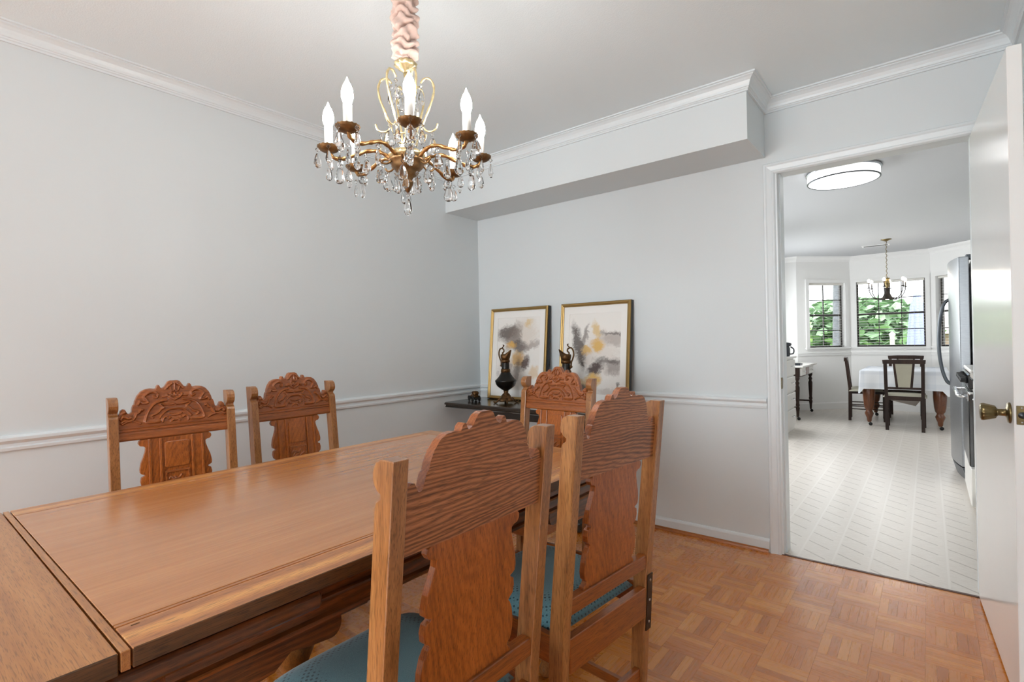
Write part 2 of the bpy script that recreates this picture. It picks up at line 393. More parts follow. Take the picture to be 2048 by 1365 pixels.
def copy_tree(o, parent=None):
    c = o.copy(); COL.objects.link(c); c.parent = parent
    for ch in list(o.children): copy_tree(ch, c)
    return c
def arc(cx, cy, rx, ry, a0, a1, n): return [(cx+rx*math.cos(R(a0+(a1-a0)*i/n)), cy+ry*math.sin(R(a0+(a1-a0)*i/n))) for i in range(n+1)]
def spline(pts, n=8):
    """Catmull-Rom through points of any dimension"""
    out = []; P = [Vector(p) for p in pts]; m = len(P)
    for i in range(m-1):
        p0 = P[max(i-1, 0)]; p1 = P[i]; p2 = P[i+1]; p3 = P[min(i+2, m-1)]
        for k in range(n):
            t_ = k/n; out.append(0.5*((2*p1)+(p2-p0)*t_+(2*p0-5*p1+4*p2-p3)*t_*t_+(3*p1-p0-3*p2+p3)*t_**3))
    out.append(P[-1]); return out
def px(P):
    d = Vector(P)-CAM; z = d.dot(_f); return (1024+FPX*d.dot(_r2)/z, 682.5-FPX*d.dot(_u2)/z, z)

# ================================================================== THE ROOM
H = 2.44; RX = 3.09; REAR = -7.00
OXL, OXR, OH = 2.150, 2.955, 2.060          # rough opening of the doorway
struct(MB().box((-0.12, REAR-0.12, 0), (0, 0.12, H)), 'wall_left', 'wall_paint')
struct(MB().prism([(0, 0), (OXL, 0), (OXL, OH), (OXR, OH), (OXR, 0), (RX, 0), (RX, H), (0, H)], 0, 0.12, lambda a, b, h: (a, h, b)), 'wall_back', 'wall_paint')
struct(MB().box((RX, REAR-0.12, 0), (RX+0.12, 0.12, H)), 'wall_right', 'wall_paint')
struct(MB().box((-0.12, REAR-0.12, H), (RX+0.12, 0.12, H+0.06)), 'ceiling', 'ceiling_paint')
struct(MB().box((0.0, -0.35, 2.135), (2.11, 0.0, H)), 'wall_soffit', 'wall_paint')

def ring_wall(mb, s0, s1, z0, z1, w0, w1, v0, v1, t0, t1, fn):
    """wall slab in (s,z) with a rectangular hole, one closed piece"""
    o = [(s0, z0), (s1, z0), (s1, z1), (s0, z1)]; i = [(w0, v0), (w1, v0), (w1, v1), (w0, v1)]
    vs = [fn(a, b, t) for t in (t0, t1) for a, b in o+i]; fs = []
    for k in range(4):
        n = (k+1) % 4
        fs += [(k, n, 4+n, 4+k), (8+k, 12+k, 12+n, 8+n), (k, 8+k, 8+n, n), (4+k, 4+n, 12+n, 12+k)]
    return mb.add(vs, fs)
struct(ring_wall(MB(), 0, RX, 0, H, 0.2, 2.7, 0.65, 2.25, REAR-0.12, REAR, lambda a, b, t: (a, t, b)), 'wall_front', 'wall_paint')
wf = tag(empty('window_1', (1.45, REAR, 1.45)), kind='structure')
ring_wall(MB(), -1.30, 1.30, -0.85, 0.85, -1.22, 1.22, -0.77, 0.77, -0.02, 0.03, lambda a, b, t: (a, t, b)).build('window_frame', 'trim_white', wf)

# crown moulding
CR = [(0, 2.368), (0.009, 2.368), (0.009, 2.376), (0.013, 2.379), (0.013, 2.384), (0.017, 2.387), (0.019, 2.397), (0.025, 2.411), (0.034, 2.422), (0.043, 2.427), (0.043, 2.431), (0.052, 2.433), (0.052, H), (0, H)]
runs = [(((0, REAR), (1, 0)), ((0, -0.35), (1, -1))), (((0, -0.35), (1, -1)), ((2.11, -0.35), (1, -1))), (((2.11, -0.35), (1, -1)), ((2.11, 0), (1, -1))),
        (((2.11, 0), (1, -1)), ((RX, 0), (-1, -1))), (((RX, 0), (-1, -1)), ((RX, REAR), (-1, 0)))]
for i, rn in enumerate(runs): struct(MB().sweep(CR, list(rn)), 'trim_%d' % (i+1), 'trim_white')
# chair rail
CH = [(0, 0.778), (0.012, 0.778), (0.014, 0.789), (0.009, 0.794), (0.009, 0.804), (0.015, 0.809), (0.022, 0.817), (0.022, 0.828), (0.015, 0.832), (0.012, 0.837), (0, 0.837)]
struct(MB().sweep(CH, [((0, REAR), (1, 0)), ((0, 0), (1, -1))]), 'trim_6', 'trim_white')
struct(MB().sweep(CH, [((0, 0), (1, -1)), ((2.098, 0), (0, -1))]), 'trim_7', 'trim_white')
# baseboards and stained shoe moulding
BBP = [(0, 0.0), (0.012, 0.0), (0.012, 0.058), (0.009, 0.066), (0.004, 0.072), (0, 0.072)]
SHP = [(0, 0.0), (0.028, 0.0), (0.027, 0.007), (0.023, 0.013), (0.017, 0.017), (0.012, 0.018), (0, 0.018)]
struct(MB().sweep(BBP, [((0, 0), (1, -1)), ((2.098, 0), (0, -1))]), 'baseboard_back', 'trim_white')
struct(MB().sweep(BBP, [((0, REAR), (1, 0)), ((0, 0), (1, -1))]), 'baseboard_left', 'trim_white')
struct(MB().sweep(BBP, [((RX, -1.1), (-1, 0)), ((RX, REAR), (-1, 0))]), 'baseboard_right', 'trim_white')
struct(MB().sweep(SHP, [((0, 0), (1, -1)), ((2.094, 0), (0, -1))]), 'trim_8', 'shoe_wood')
struct(MB().sweep(SHP, [((0, REAR), (1, 0)), ((0, 0), (1, -1))]), 'trim_9', 'shoe_wood')
# door casing: profile swept up, over and down as three mitred boards
CW = 0.060; XI, XJ, HI = 2.158, 2.947, 2.038
CP = [(0, 0.0), (0.006, -0.010), (0.012, -0.012), (0.014, -0.012), (0.018, -0.009), (0.040, -0.014), (0.046, -0.018), (0.054, -0.018), (0.058, -0.013), (CW, 0.0)]
def casing(name, pts):
    vs = []; n = len(CP)
    for (x, z), (dx, dz) in pts:
        for o, y in CP: vs.append((x+dx*o, y, z+dz*o))
    fs = [(j, j+1, n+j+1, n+j) for j in range(n-1)]+[(n-1, 0, n, 2*n-1), tuple(range(n)), tuple(range(n, 2*n))]
    struct(MB().add(vs, fs), name, 'trim_white')
casing('trim_10', [((XI, 0), (-1, 0)), ((XI, HI), (-1, 1))])
casing('trim_11', [((XI, HI), (-1, 1)), ((XJ, HI), (1, 1))])
casing('trim_12', [((XJ, 0), (1, 0)), ((XJ, HI), (1, 1))])
jm = MB().prism([(OXL, 0), (2.165, 0), (2.165, 2.046), (2.940, 2.046), (2.940, 0), (OXR, 0), (OXR, OH), (OXL, OH)], -0.001, 0.125, lambda a, b, h: (a, h, b))
jamb = struct(jm, 'trim_13', 'trim_white')
MB().box((2.165, 0.045, 0), (2.172, 0.125, 2.046)).build('door_stop', 'trim_white', jamb)
sp_ = ring_wall(MB(), 0.010, 0.040, 0.885, 0.945, 0.018, 0.032, 0.905, 0.925, 2.164, 2.1668, lambda a, b, t: (t, a, b)).build('strike_plate', 'brass_antique', jamb); sp_['label'] = 'small brass strike plate on the door jamb'
struct(MB().cbox((OXL-0.012, -0.004, -0.004), (OXR, 0.014, 0.0035), 0.002), 'trim_14', 'oak_dark_end')

# parquet floor
fl = struct(MB().box((0, REAR, -0.05), (RX, 0.02, -0.006)), 'floor', 'joint_dark')
BL = 0.1555; FG = BL/5; GAP = 0.0004; TH = 0.006
full = MB().box((-BL/2+GAP/2, -FG/2+GAP/2, -TH), (BL/2-GAP/2, FG/2-GAP/2, 0))
full_me = meshof(full, 'parquet_finger', 'parquet')
cand = []; x0 = 2.60-17*BL; y0 = -0.09+BL
ix = 0
while x0+ix*BL < RX:
    iy = 0
    while y0-iy*BL > REAR:
        bx0 = x0+ix*BL; by1 = y0-iy*BL
        for k in range(5):
            if (ix+iy) % 2 == 0: r_ = (bx0, by1-(k+1)*FG, bx0+BL, by1-k*FG, 0)
            else: r_ = (bx0+k*FG, by1-BL, bx0+(k+1)*FG, by1, 1)
            a, b, c_, d, o = r_
            ca, cb, cc, cd_ = max(a, 0.001), max(b, REAR), min(c_, RX-0.001), min(d, -0.003)
            if cc-ca < 0.004 or cd_-cb < 0.004: continue
            whole = (cc-ca) > (c_-a)-1e-6 and (cd_-cb) > (d-b)-1e-6
            mx, my = (ca+cc)/2, (cb+cd_)/2
            u_, v_, zz = px((mx, my, 0))
            vis = zz > 0.3 and 1190 < u_ < 2020 and 900 < v_ < 1375 and mx < 2.93
            cand.append((-(1/zz**2) if vis else 1.0, (ca, cb, cc, cd_, o, whole, mx, my)))
        iy += 1
    ix += 1
cand.sort(key=lambda q: q[0]); rest = MB()
for n_, (key, (a, b, c_, d, o, whole, mx, my)) in enumerate(cand):
    dz = random.uniform(-0.0002, 0.0)
    if n_ < 300 and key < 0:
        if whole: share(full_me, 'parquet_finger', fl, (mx, my, dz), (random.uniform(-.002, .002), random.uniform(-.001, .001), PI/2 if o else 0))
        else:
            hx, hy = ((c_-a)/2, (d-b)/2) if not o else ((d-b)/2, (c_-a)/2)
            MB().box((-hx+GAP/2, -hy+GAP/2, -TH), (hx-GAP/2, hy-GAP/2, 0)).build('parquet_finger', 'parquet', fl, (mx, my, dz), (0, 0, PI/2 if o else 0))
    else:
        rest.box((a+GAP/2, b+GAP/2, -TH), (c_-GAP/2, d-GAP/2, dz))
ro = rest.build('parquet_rest', 'parquet_rest', fl); ro['kind'] = 'stuff'

# the open door
door = tag(empty('door_1', (2.937, -0.018, 0), R(2.85)), kind='structure')
MB().cbox((0, -0.866, 0.012), (0.035, 0, 2.028), 0.002).build('door_slab', 'door_white', door)
kn = empty('door_knob', (0, -0.806, 0.913)); kn.parent = door
for sgn, x0_ in ((-1, 0.0), (1, 0.035)):
    pr_ = [(0.0325, 0.0), (0.033, 0.003), (0.030, 0.007), (0.018, 0.009), (0.011, 0.012), (0.0105, 0.028), (0.015, 0.032)]
    MB().lathe([(r_, x0_+sgn*h) for r_, h in pr_], 28, axis='X').build('rose', 'brass_antique', kn)
    MB().lathe([(0.012, x0_+sgn*0.030), (0.019, x0_+sgn*0.034), (0.0225, x0_+sgn*0.046), (0.0265, x0_+sgn*0.062), (0.0255, x0_+sgn*0.068), (0.019, x0_+sgn*0.071), (0.001, x0_+sgn*0.072)], 48, axis='X', flute=12, fd=0.045).build('knob', 'brass_antique', kn)
lp = MB().cbox((0.005, -0.868, 0.885), (0.030, -0.8655, 0.942), 0.001).build('latch_plate', 'brass_antique', door); lp['label'] = 'brass latch plate on the door edge'
MB().lathe([(0.0095, -0.873), (0.0095, -0.866), (0.006, -0.866)], 16, (0.0175, 0, 0.9135), axis='Y').build('latch_bolt', 'steel_dark', lp)
for zz in (0.892, 0.935): MB().lathe([(0.003, -0.8692), (0.003, -0.868)], 10, (0.0175, 0, zz), axis='Y').build('screw', 'steel_tab', lp)
for zz in (0.2, 1.02, 1.84): MB().lathe([(0.006, zz-0.045), (0.006, zz+0.045)], 10, (0.036, 0.006, 0)).build('hinge', 'brass_antique', door)

# ================================================================== DINING TABLE
T = thing('dining_table', 'long oak draw-leaf dining table with one end leaf pulled out', 'table', (1.457, -2.13, 0))
def W(x, y, z): return (x-1.457, y+2.13, z)
def tb(name, a, b, mat, par=T, c=0.003): return MB().cbox(W(*a), W(*b), c).build(name, mat, par)
ZT = 0.76
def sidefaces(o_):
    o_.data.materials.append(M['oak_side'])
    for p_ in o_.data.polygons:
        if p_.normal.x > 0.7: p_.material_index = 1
tb('top_core', (0.985, -2.845, 0.733), (1.935, -1.425, 0.752), 'oak_dark_end')
tb('tabletop_panel', (1.043, -2.829, 0.745), (1.8535, -1.492, ZT), 'oak_table', c=0.0008)
tb('border_board', (1.8655, -2.829, 0.733), (1.945, -1.492, ZT), 'oak_edge', c=0.0012)
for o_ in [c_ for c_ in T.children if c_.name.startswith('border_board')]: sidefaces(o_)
tb('border_bead', (1.8555, -2.829, 0.745), (1.8635, -1.492, ZT), 'oak_edge', c=0.0008)
tb('border_board', (0.975, -2.829, 0.733), (1.041, -1.492, ZT), 'oak_edge', c=0.0012)
tb('end_board', (0.975, -1.4912, 0.733), (1.945, -1.415, ZT), 'oak_leaf', c=0.0012)
tb('end_bead', (0.975, -2.8425, 0.733), (1.945, -2.8312, ZT), 'oak_leaf', c=0.001)
tb('pull_out_leaf', (0.975, -3.26, 0.730), (1.945, -2.8448, ZT), 'oak_leaf', c=0.0015)
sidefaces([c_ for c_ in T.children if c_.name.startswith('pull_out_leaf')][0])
tb('peg', (1.872, -2.815, 0.755), (1.879, -2.800, 0.7606), 'joint_dark')
tb('leaf_bearer', (1.895, -3.20, 0.6955), (1.938, -2.545, 0.7255), 'oak_apron', c=0.006)
tb('leaf_bearer', (0.982, -3.20, 0.6955), (1.025, -2.545, 0.7255), 'oak_apron', c=0.006)
# moulded aprons
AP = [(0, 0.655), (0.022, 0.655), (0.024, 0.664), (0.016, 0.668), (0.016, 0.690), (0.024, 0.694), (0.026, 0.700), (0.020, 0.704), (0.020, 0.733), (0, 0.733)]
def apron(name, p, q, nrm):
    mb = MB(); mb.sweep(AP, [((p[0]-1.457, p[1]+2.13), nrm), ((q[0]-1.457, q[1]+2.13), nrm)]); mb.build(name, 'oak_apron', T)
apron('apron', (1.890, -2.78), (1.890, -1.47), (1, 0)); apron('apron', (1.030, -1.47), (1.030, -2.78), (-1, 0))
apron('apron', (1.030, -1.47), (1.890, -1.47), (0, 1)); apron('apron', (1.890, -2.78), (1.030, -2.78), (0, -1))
# legs: fluted block, big cup-and-bulb turning, foot
LP = [(0.034, 0.03), (0.040, 0.05), (0.040, 0.16), (0.026, 0.17), (0.022, 0.22), (0.030, 0.245), (0.022, 0.26), (0.020, 0.33), (0.030, 0.35),
      (0.022, 0.362), (0.020, 0.375), (0.030, 0.385), (0.022, 0.395), (0.032, 0.415), (0.046, 0.45), (0.055, 0.485), (0.056, 0.515), (0.050, 0.530), (0.053, 0.538), (0.040, 0.55), (0.036, 0.60), (0.036, 0.655)]
leg_me = meshof(MB().lathe(LP, 28), 'leg', 'oak_leg')
for lx, ly in ((1.61, -2.43), (1.31, -2.43), (1.61, -1.72), (1.31, -1.72)):
    lg = share(leg_me, 'leg', T, W(lx, ly, 0)); MB().cbox((-0.047, -0.036, 0.58), (0.047, 0.036, 0.64), 0.004).build('leg_block', 'oak_leg', lg)
for ly in (-2.43, -1.72):
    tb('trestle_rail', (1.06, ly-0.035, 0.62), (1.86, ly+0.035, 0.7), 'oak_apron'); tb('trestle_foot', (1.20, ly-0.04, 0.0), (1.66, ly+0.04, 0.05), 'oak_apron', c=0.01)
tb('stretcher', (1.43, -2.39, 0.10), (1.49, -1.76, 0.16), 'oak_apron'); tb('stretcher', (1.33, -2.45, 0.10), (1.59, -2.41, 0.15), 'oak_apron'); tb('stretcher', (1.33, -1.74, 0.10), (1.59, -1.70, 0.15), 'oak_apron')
# scroll brackets hung beneath the side aprons
bp = [(0.0, 0.0), (0.30, 0.0)]+[(0.30+0.022*math.sin(R(a)), -0.026+0.026*math.cos(R(a))) for a in range(15, 181, 15)]+[(0.26, -0.048), (0.22, -0.040), (0.19, -0.062), (0.12, -0.07), (0.06, -0.075), (0.0, -0.075)]
for xx in (1.866, 1.032):
    for y0_, sg in ((-2.80, 1), (-1.45, -1)):
        MB().prism([(y0_+sg*a, 0.656+b) for a, b in bp], xx, xx+0.022, lambda a, b, h: W(h, a, b)).build('bracket', 'oak_apron', T)

# ================================================================== DINING CHAIRS
K = 0.105
def rk(z): return -K*(z-0.46) if z >= 0.46 else 0.06*(0.46-z)
def bev(o, wd=0.002):
    m_ = o.modifiers.new('edge', 'BEVEL'); m_.width = wd; m_.segments = 2; m_.limit_method = 'ANGLE'; m_.angle_limit = R(35); return o
TOPP = [(0, .182), (.011, .1826), (.020, .178), (.026, .168), (.032, .158), (.038, .154), (.042, .153), (.046, .157), (.049, .165), (.053, .167), (.057, .163), (.060, .152), (.066, .152), (.0775, .154), (.094, .152), (.108, .1437),
        (.120, .127), (.128, .106), (.1295, .094), (.134, .091), (.137, .080), (.139, .066), (.144, .060), (.1495, .0595), (.153, .066), (.158, .077), (.165, .079), (.172, .073), (.176, .060), (.18, .055)]
ZB, ZG, SCL = 0.823, 0.867, 0.935
def topz(y):
    y = abs(y)
    for (a, h), (b, g) in zip(TOPP, TOPP[1:]):
        if a <= y <= b: return ZG+SCL*(h+(g-h)*(y-a)/(b-a))
    return ZG+SCL*0.055
CARVE = [  # half-side carved lines (y, h above the band), mirrored
    ([(.0526, .0185), (.0955, .019), (.0945, .0415), (.083, .071), (.061, .095), (.0277, .103)], .0042, .0050),
    ([(.0526, .0325), (.0415, .0487), (.022, .0637), (0, .066)], .0034, .0038),
    ([(.074, .036), (.0795, .041), (.0745, .047), (.065, .050), (.0554, .0567), (.046, .068), (.0388, .0724), (.044, .080), (.050, .086), (.046, .090), (.0277, .0854), (.0055, .086)], .0040, .0048),
    ([(.025, .124), (.014, .112), (0, .104)], .0046, .0055), ([(.012, .128), (.004, .120), (0, .128)], .0036, .0040), ([(.040, .118), (.025, .120), (.012, .122)], .0040, .0040),
    ([(.016, .155), (.010, .140), (0, .146), (0, .168)], .0040, .0050), ([(.028, .150), (.018, .162), (.008, .170)], .0040, .0045),
    ([(.119, .0937), (.112, .104), (.104, .098), (.0886, .0985), (.092, .110), (.0997, .122), (.090, .134), (.0775, .140), (.064, .137), (.0554, .127), (.060, .116), (.067, .120)], .0046, .0055),
    ([(.1717, .0266), (.160, .034), (.1495, .031), (.138, .034), (.130, .0427), (.124, .058), (.116, .062), (.110, .072), (.105, .071)], .0046, .0055),
    ([(.168, .022), (.150, .030), (.130, .028), (.1135, .0187)], .0040, .0045), ([(.172, .040), (.166, .050), (.158, .048), (.150, .042), (.142, .044)], .0050, .0055), ([(.160, .066), (.168, .064)], .006, .005),
    ([(.043, .016), (.040, .030), (.030, .034), (.024, .028), (.018, .030)], .0036, .0042), ([(.020, .046), (.012, .042), (0, .040)], .0034, .0042), ([(.014, .016), (.008, .022), (0, .020)], .0034, .0042)]
SEG = []
for pts, wd, ht in CARVE:
    sp2 = spline([(a, b*SCL) for a, b in pts], 4)
    for a, b in zip(sp2, sp2[1:]): SEG.append((a.x, a.y, b.x, b.y, wd, ht))
def relief(y, h):
    y = abs(y); best = 0.0
    for ax, ay, bx, by, wd, ht in SEG:
        if min(ax, bx)-2.2*wd > y or max(ax, bx)+2.2*wd < y or min(ay, by)-2.2*wd > h or max(ay, by)+2.2*wd < h: continue
        dx, dy = bx-ax, by-ay; L2 = dx*dx+dy*dy+1e-12
        t_ = max(0, min(1, ((y-ax)*dx+(h-ay)*dy)/L2)); d2 = (y-ax-t_*dx)**2+(h-ay-t_*dy)**2
        best = max(best, 1.5*ht*math.exp(-(d2/(wd*wd))**1.5*1.6))
    return best
def crest_mesh():
    ny, nz = 190, 60; B0, B1 = 0.010, 0.030
    band = [(0.823, -.004), (0.825, 0.001), (0.830, 0.003), (0.850, 0.003), (0.854, 0.0), (0.857, 0.0), (0.859, 0.004), (0.865, 0.004), (0.867, -0.001)]
    vs = []; fs = []; nr = len(band)+nz
    for i in range(ny+1):
        y = -0.181+0.362*i/ny; tz = topz(y)
        for z, h in band: vs.append((rk(z)+B1+h, y, z))
        for j in range(1, nz+1):
            z = 0.867+(tz-0.867)*j/nz; e = (tz-z)
            edge = -0.004*max(0, 1-e/0.004)**2
            rim = 0.0
            vs.append((rk(z)+B1+relief(y, z-ZG)+edge+rim, y, z))
    for i in range(ny):
        for j in range(nr-1): a = i*nr+j; fs.append((a, a+nr, a+nr+1, a+1))
    o = len(vs)
    for i in range(ny+1):
        y = -0.181+0.362*i/ny; tz = topz(y)
        vs.append((rk(0.823)+B0, y, 0.823)); vs.append((rk(tz)+B0, y, tz))
    for i in range(ny):
        a = o+2*i; fs.append((a, a+1, a+3, a+2)); fs.append((a+1, i*nr+nr-1, (i+1)*nr+nr-1, a+3)); fs.append((i*nr, a, a+2, (i+1)*nr))
    fs.append(tuple(range(nr))+(o+1, o)); fs.append(tuple(ny*nr+j for j in range(nr))[::-1]+(o+2*ny, o+2*ny+1))
    mb = MB(); mb.add(vs, fs); return mb
POST = [(0.0, 0.985), (.032, .985), (.044, .979), (.050, .968), (.051, .955), (.047, .943), (.038, .934), (.030, .930), (.030, .923), (.040, .916), (.043, .908), (.043, .46), (.040, 0.0), (0.0, 0.0), (0.0, .46)]
SPL = [(.823, .112), (.818, .120), (.808, .122), (.799, .116), (.797, .106), (.792, .100), (.780, .101), (.760, .107), (.735, .116), (.712, .120), (.700, .119), (.695, .113), (.692, .105), (.688, .107), (.684, .116), (.668, .119), (.652, .116),
       (.646, .108), (.641, .104), (.636, .109), (.622, .116), (.600, .121), (.575, .122), (.556, .117), (.549, .108), (.543, .110), (.536, .119), (.528, .120), (.520, .112)]
def rrect(a0, b0, a1, b1, r): return arc(a1-r, b1-r, r, r, 0, 90, 4)+arc(a0+r, b1-r, r, r, 90, 180, 4)+arc(a0+r, b0+r, r, r, 180, 270, 4)+arc(a1-r, b0+r, r, r, 270, 360, 4)
def leaf_panel():
    n = 44; vs = []; fs = []
    L = [spline(p, 5) for p in ([(-.028, .012), (-.015, .03), (0, .04)], [(-.028, .03), (-.018, .045), (-.004, .05)], [(0, .012), (.012, .034), (.028, .045)], [(-.01, .055), (0, .048), (.012, .06)], [(.01, .014), (.024, .024), (.03, .03)], [(-.03, .05), (-.024, .058), (-.016, .05)])]
    for i in range(n+1):
        for j in range(n+1):
            y = -.042+.084*i/n; q = .098*j/n; z = .598+q
            e = min(.042-abs(y), q, .098-q)
            h = .0055 if e < .007 else -.003
            if e >= .009:
                for ln in L:
                    d = min((p.x-y)**2+(p.y+.016-q)**2 for p in ln); h = max(h, -.003+.008*math.exp(-d/.0045**2))
            if e < .0005: h = -.004
            vs.append((rk(z)+.028+h, y, z))
    for i in range(n):
        for j in range(n): a = i*(n+1)+j; fs.append((a, a+n+1, a+n+2, a+1))
    return MB().add(vs, fs, False)
def cushion():
    nx, ny = 22, 22; vs = []; fs = []
    for i in range(nx+1):
        for j in range(ny+1):
            u_, v_ = -1+2*i/nx, -1+2*j/ny
            z = 0.428+0.052*((1-abs(u_)**5)*(1-abs(v_)**5))**0.6
            hw_ = 0.176+0.034*min(1, (u_+1)*1.1)
            vs.append((0.238+0.196*u_, hw_*v_, z))
    for i in range(nx):
        for j in range(ny): a = i*(ny+1)+j; fs.append((a, a+ny+1, a+ny+2, a+1))
    b0 = [i*(ny+1) for i in range(nx+1)]+[nx*(ny+1)+j for j in range(1, ny+1)]+[i*(ny+1)+ny for i in range(nx-1, -1, -1)]+[j for j in range(ny-1, 0, -1)]
    fs.append(tuple(b0)); return MB().add(vs, fs, True)
def make_chair():
    c = empty('dining_chair')
    for s in (1, -1):
        bev(MB().prism([(a, b) for a, b in POST], s*0.180, s*0.210, lambda a, b, h: (rk(b)+a, h, b)).build('back_post', 'chair_post', c))
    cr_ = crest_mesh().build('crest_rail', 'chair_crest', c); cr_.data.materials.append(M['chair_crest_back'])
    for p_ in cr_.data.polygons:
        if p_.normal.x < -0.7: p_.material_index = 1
    poly = [(-wd, z) for z, wd in SPL]+[(wd, z) for z, wd in reversed(SPL)]
    sp = bev(MB().prism(poly, 0.012, 0.028, lambda a, b, h: (rk(b)+h, a, b)).build('splat', 'chair_splat', c), 0.0015)
    for y_ in (-.088, -.053, .053, .088):
        bev(MB().prism([(y_-.0045, .53), (y_+.0045, .53), (y_+.0045, .823), (y_-.0045, .823)], 0.027, 0.033, lambda a, b, h: (rk(b)+h, a, b)).build('moulding', 'chair_splat', sp), 0.002)
    bev(MB().prism(rrect(-.041, .708, .041, .806, .009), 0.027, 0.0335, lambda a, b, h: (rk(b)+h, a, b)).build('raised_panel', 'chair_splat', sp), 0.0025)
    leaf_panel().build('carved_panel', 'chair_crest', sp)
    bev(MB().cbox((-0.002, -0.181, 0.490), (0.024, 0.181, 0.530), 0.002).build('lower_rail', 'chair_rail', c))
    MB().cbox((0.002, -0.181, 0.345), (0.026, 0.181, 0.432), 0.002).build('seat_rail', 'chair_rail', c)
    MB().cbox((0.400, -0.19, 0.365), (0.422, 0.19, 0.436), 0.003).build('seat_rail', 'chair_rail', c)
    for s in (1, -1):
        MB().cbox((0.02, min(s*.186, s*.208), 0.365), (0.415, max(s*.186, s*.208), 0.436), 0.003).build('seat_rail', 'chair_side', c)
        l = MB().lathe([(.014, 0), (.022, .012), (.024, .03), (.016, .05), (.024, .062), (.024, .125), (.014, .132), (.018, .16), (.028, .20), (.031, .235), (.026, .262), (.015, .275), (.022, .29), (.015, .30), (.024, .312), (.024, .40), (.020, .43)], 18, (.398, s*.183, 0)).build('front_leg', 'chair_post', c)
        MB().cbox((0.03, min(s*.185, s*.205), 0.085), (0.392, max(s*.185, s*.205), 0.115), 0.003).build('stretcher', 'chair_side', c)
    MB().cbox((0.026, -0.181, 0.145), (0.046, 0.181, 0.185), 0.003).build('stretcher', 'chair_rail', c)
    cushion().build('seat_cushion', 'teal_fabric', c)
    return c
proto = make_chair()
POSES = [((2.1058, -2.3467), 179.08, "oak dining chair nearest the camera, plain back towards us, over the table's near edge"),
         ((2.1088, -1.8016), 174.74, 'oak dining chair seen from behind with dark mending plates on its back leg'),
         ((0.5119, -2.3044), -5.55, 'carved oak chair on the wall side of the table, left of its twin'),
         ((0.4463, -1.7805), 1.33, 'carved oak chair on the wall side of the table, nearer the room corner'),
         ((1.3542, -0.9530), -91.49, 'carved oak chair at the far head of the table, below the framed prints')]
chairs = []
for i, ((x, y), a, lab) in enumerate(POSES):
    o = proto if i == 0 else copy_tree(proto)
    o.location = (x, y, 0); o.rotation_euler = (0, 0, R(a)); tag(o, lab, 'chair', 'dining chairs around the oak table'); chairs.append(o)
c2 = chairs[1]
mp_ = MB().prism([(-.0025, .30), (-.0025, .468), (.040, .468), (.040, .30)], -0.2125, -0.2100, lambda a, b, h: (rk(b)+a, h, b)).build('mending_plate', 'iron_plate', c2); mp_['label'] = 'dark metal plate on the side of the back leg'
mp2 = MB().prism([(-.2125, .30), (-.2125, .468), (-.186, .468), (-.186, .30)], -0.0030, -0.0005, lambda a, b, h: (rk(b)+h, a, b)).build('mending_plate', 'iron_plate', c2)
for zz in (.325, .39, .45): MB().lathe([(.004, -.0045), (.004, -.003)], 10, (rk(zz), -.199, zz), axis='X').build('screw', 'steel_tab', mp2)
for zz in (.34, .42): MB().lathe([(.004, -.214), (.004, -.2125)], 10, (rk(zz)+.02, 0, zz), axis='Y').build('screw', 'steel_tab', mp_)
tab_ = MB().cbox((.016, -.2135, .296), (.030, -.2105, .330), .002).build('loose_tab', 'steel_tab', c2); tab_['label'] = 'pale metal tab at the foot of the plate'

# ================================================================== CONSOLE, PRINTS AND ORNAMENTS
CZ = 0.738
cn = thing('console_table', 'dark narrow console table with moulded top standing against the back wall', 'console table', (0.73, -0.235, 0))
def CP_(x, y, z): return (x-0.73, y+0.235, z)
out = [(0.035, -0.022), (0.035, -0.425), (0.060, -0.455), (1.395, -0.455), (1.42, -0.425), (1.42, -0.022)]
def inset(k): return [(0.035+k, -0.022), (0.035+k, -0.425+k*0.4), (0.060+k*0.4, -0.455+k), (1.395-k*0.4, -0.455+k), (1.42-k, -0.425+k*0.4), (1.42-k, -0.022)]
lay = [(CZ, 0.006), (CZ-0.004, 0.0), (CZ-0.014, 0.0), (CZ-0.018, 0.010), (CZ-0.024, 0.010), (CZ-0.032, 0.004), (CZ-0.036, 0.012)]
vs = [CP_(x, y, z) for z, k in lay for x, y in inset(k)]; fs = [tuple(range(6))]+[tuple(36+i for i in range(6))]
fs += [(6*k+i, 6*k+(i+1) % 6, 6*(k+1)+(i+1) % 6, 6*(k+1)+i) for k in range(6) for i in range(6)]
MB().add(vs, fs).build('table_top', 'console_wood', cn)
MB().cbox(CP_(0.30, -0.35, 0.64), CP_(1.18, -0.06, CZ-0.036), 0.004).build('frieze', 'console_wood', cn)
for xx in (0.36, 1.10):
    MB().lathe([(0.03, 0.06), (0.036, 0.08), (0.022, 0.10), (0.03, 0.2), (0.036, 0.34), (0.022, 0.42), (0.03, 0.45), (0.024, 0.48), (0.032, 0.6), (0.032, 0.642)], 18, CP_(xx, -0.20, 0)).build('pedestal', 'console_wood', cn)
    MB().cbox(CP_(xx-0.03, -0.38, 0.0), CP_(xx+0.03, -0.03, 0.062), 0.01).build('foot', 'console_wood', cn)
MB().cbox(CP_(0.38, -0.22, 0.10), CP_(1.08, -0.18, 0.15), 0.004).build('stretcher', 'console_wood', cn)

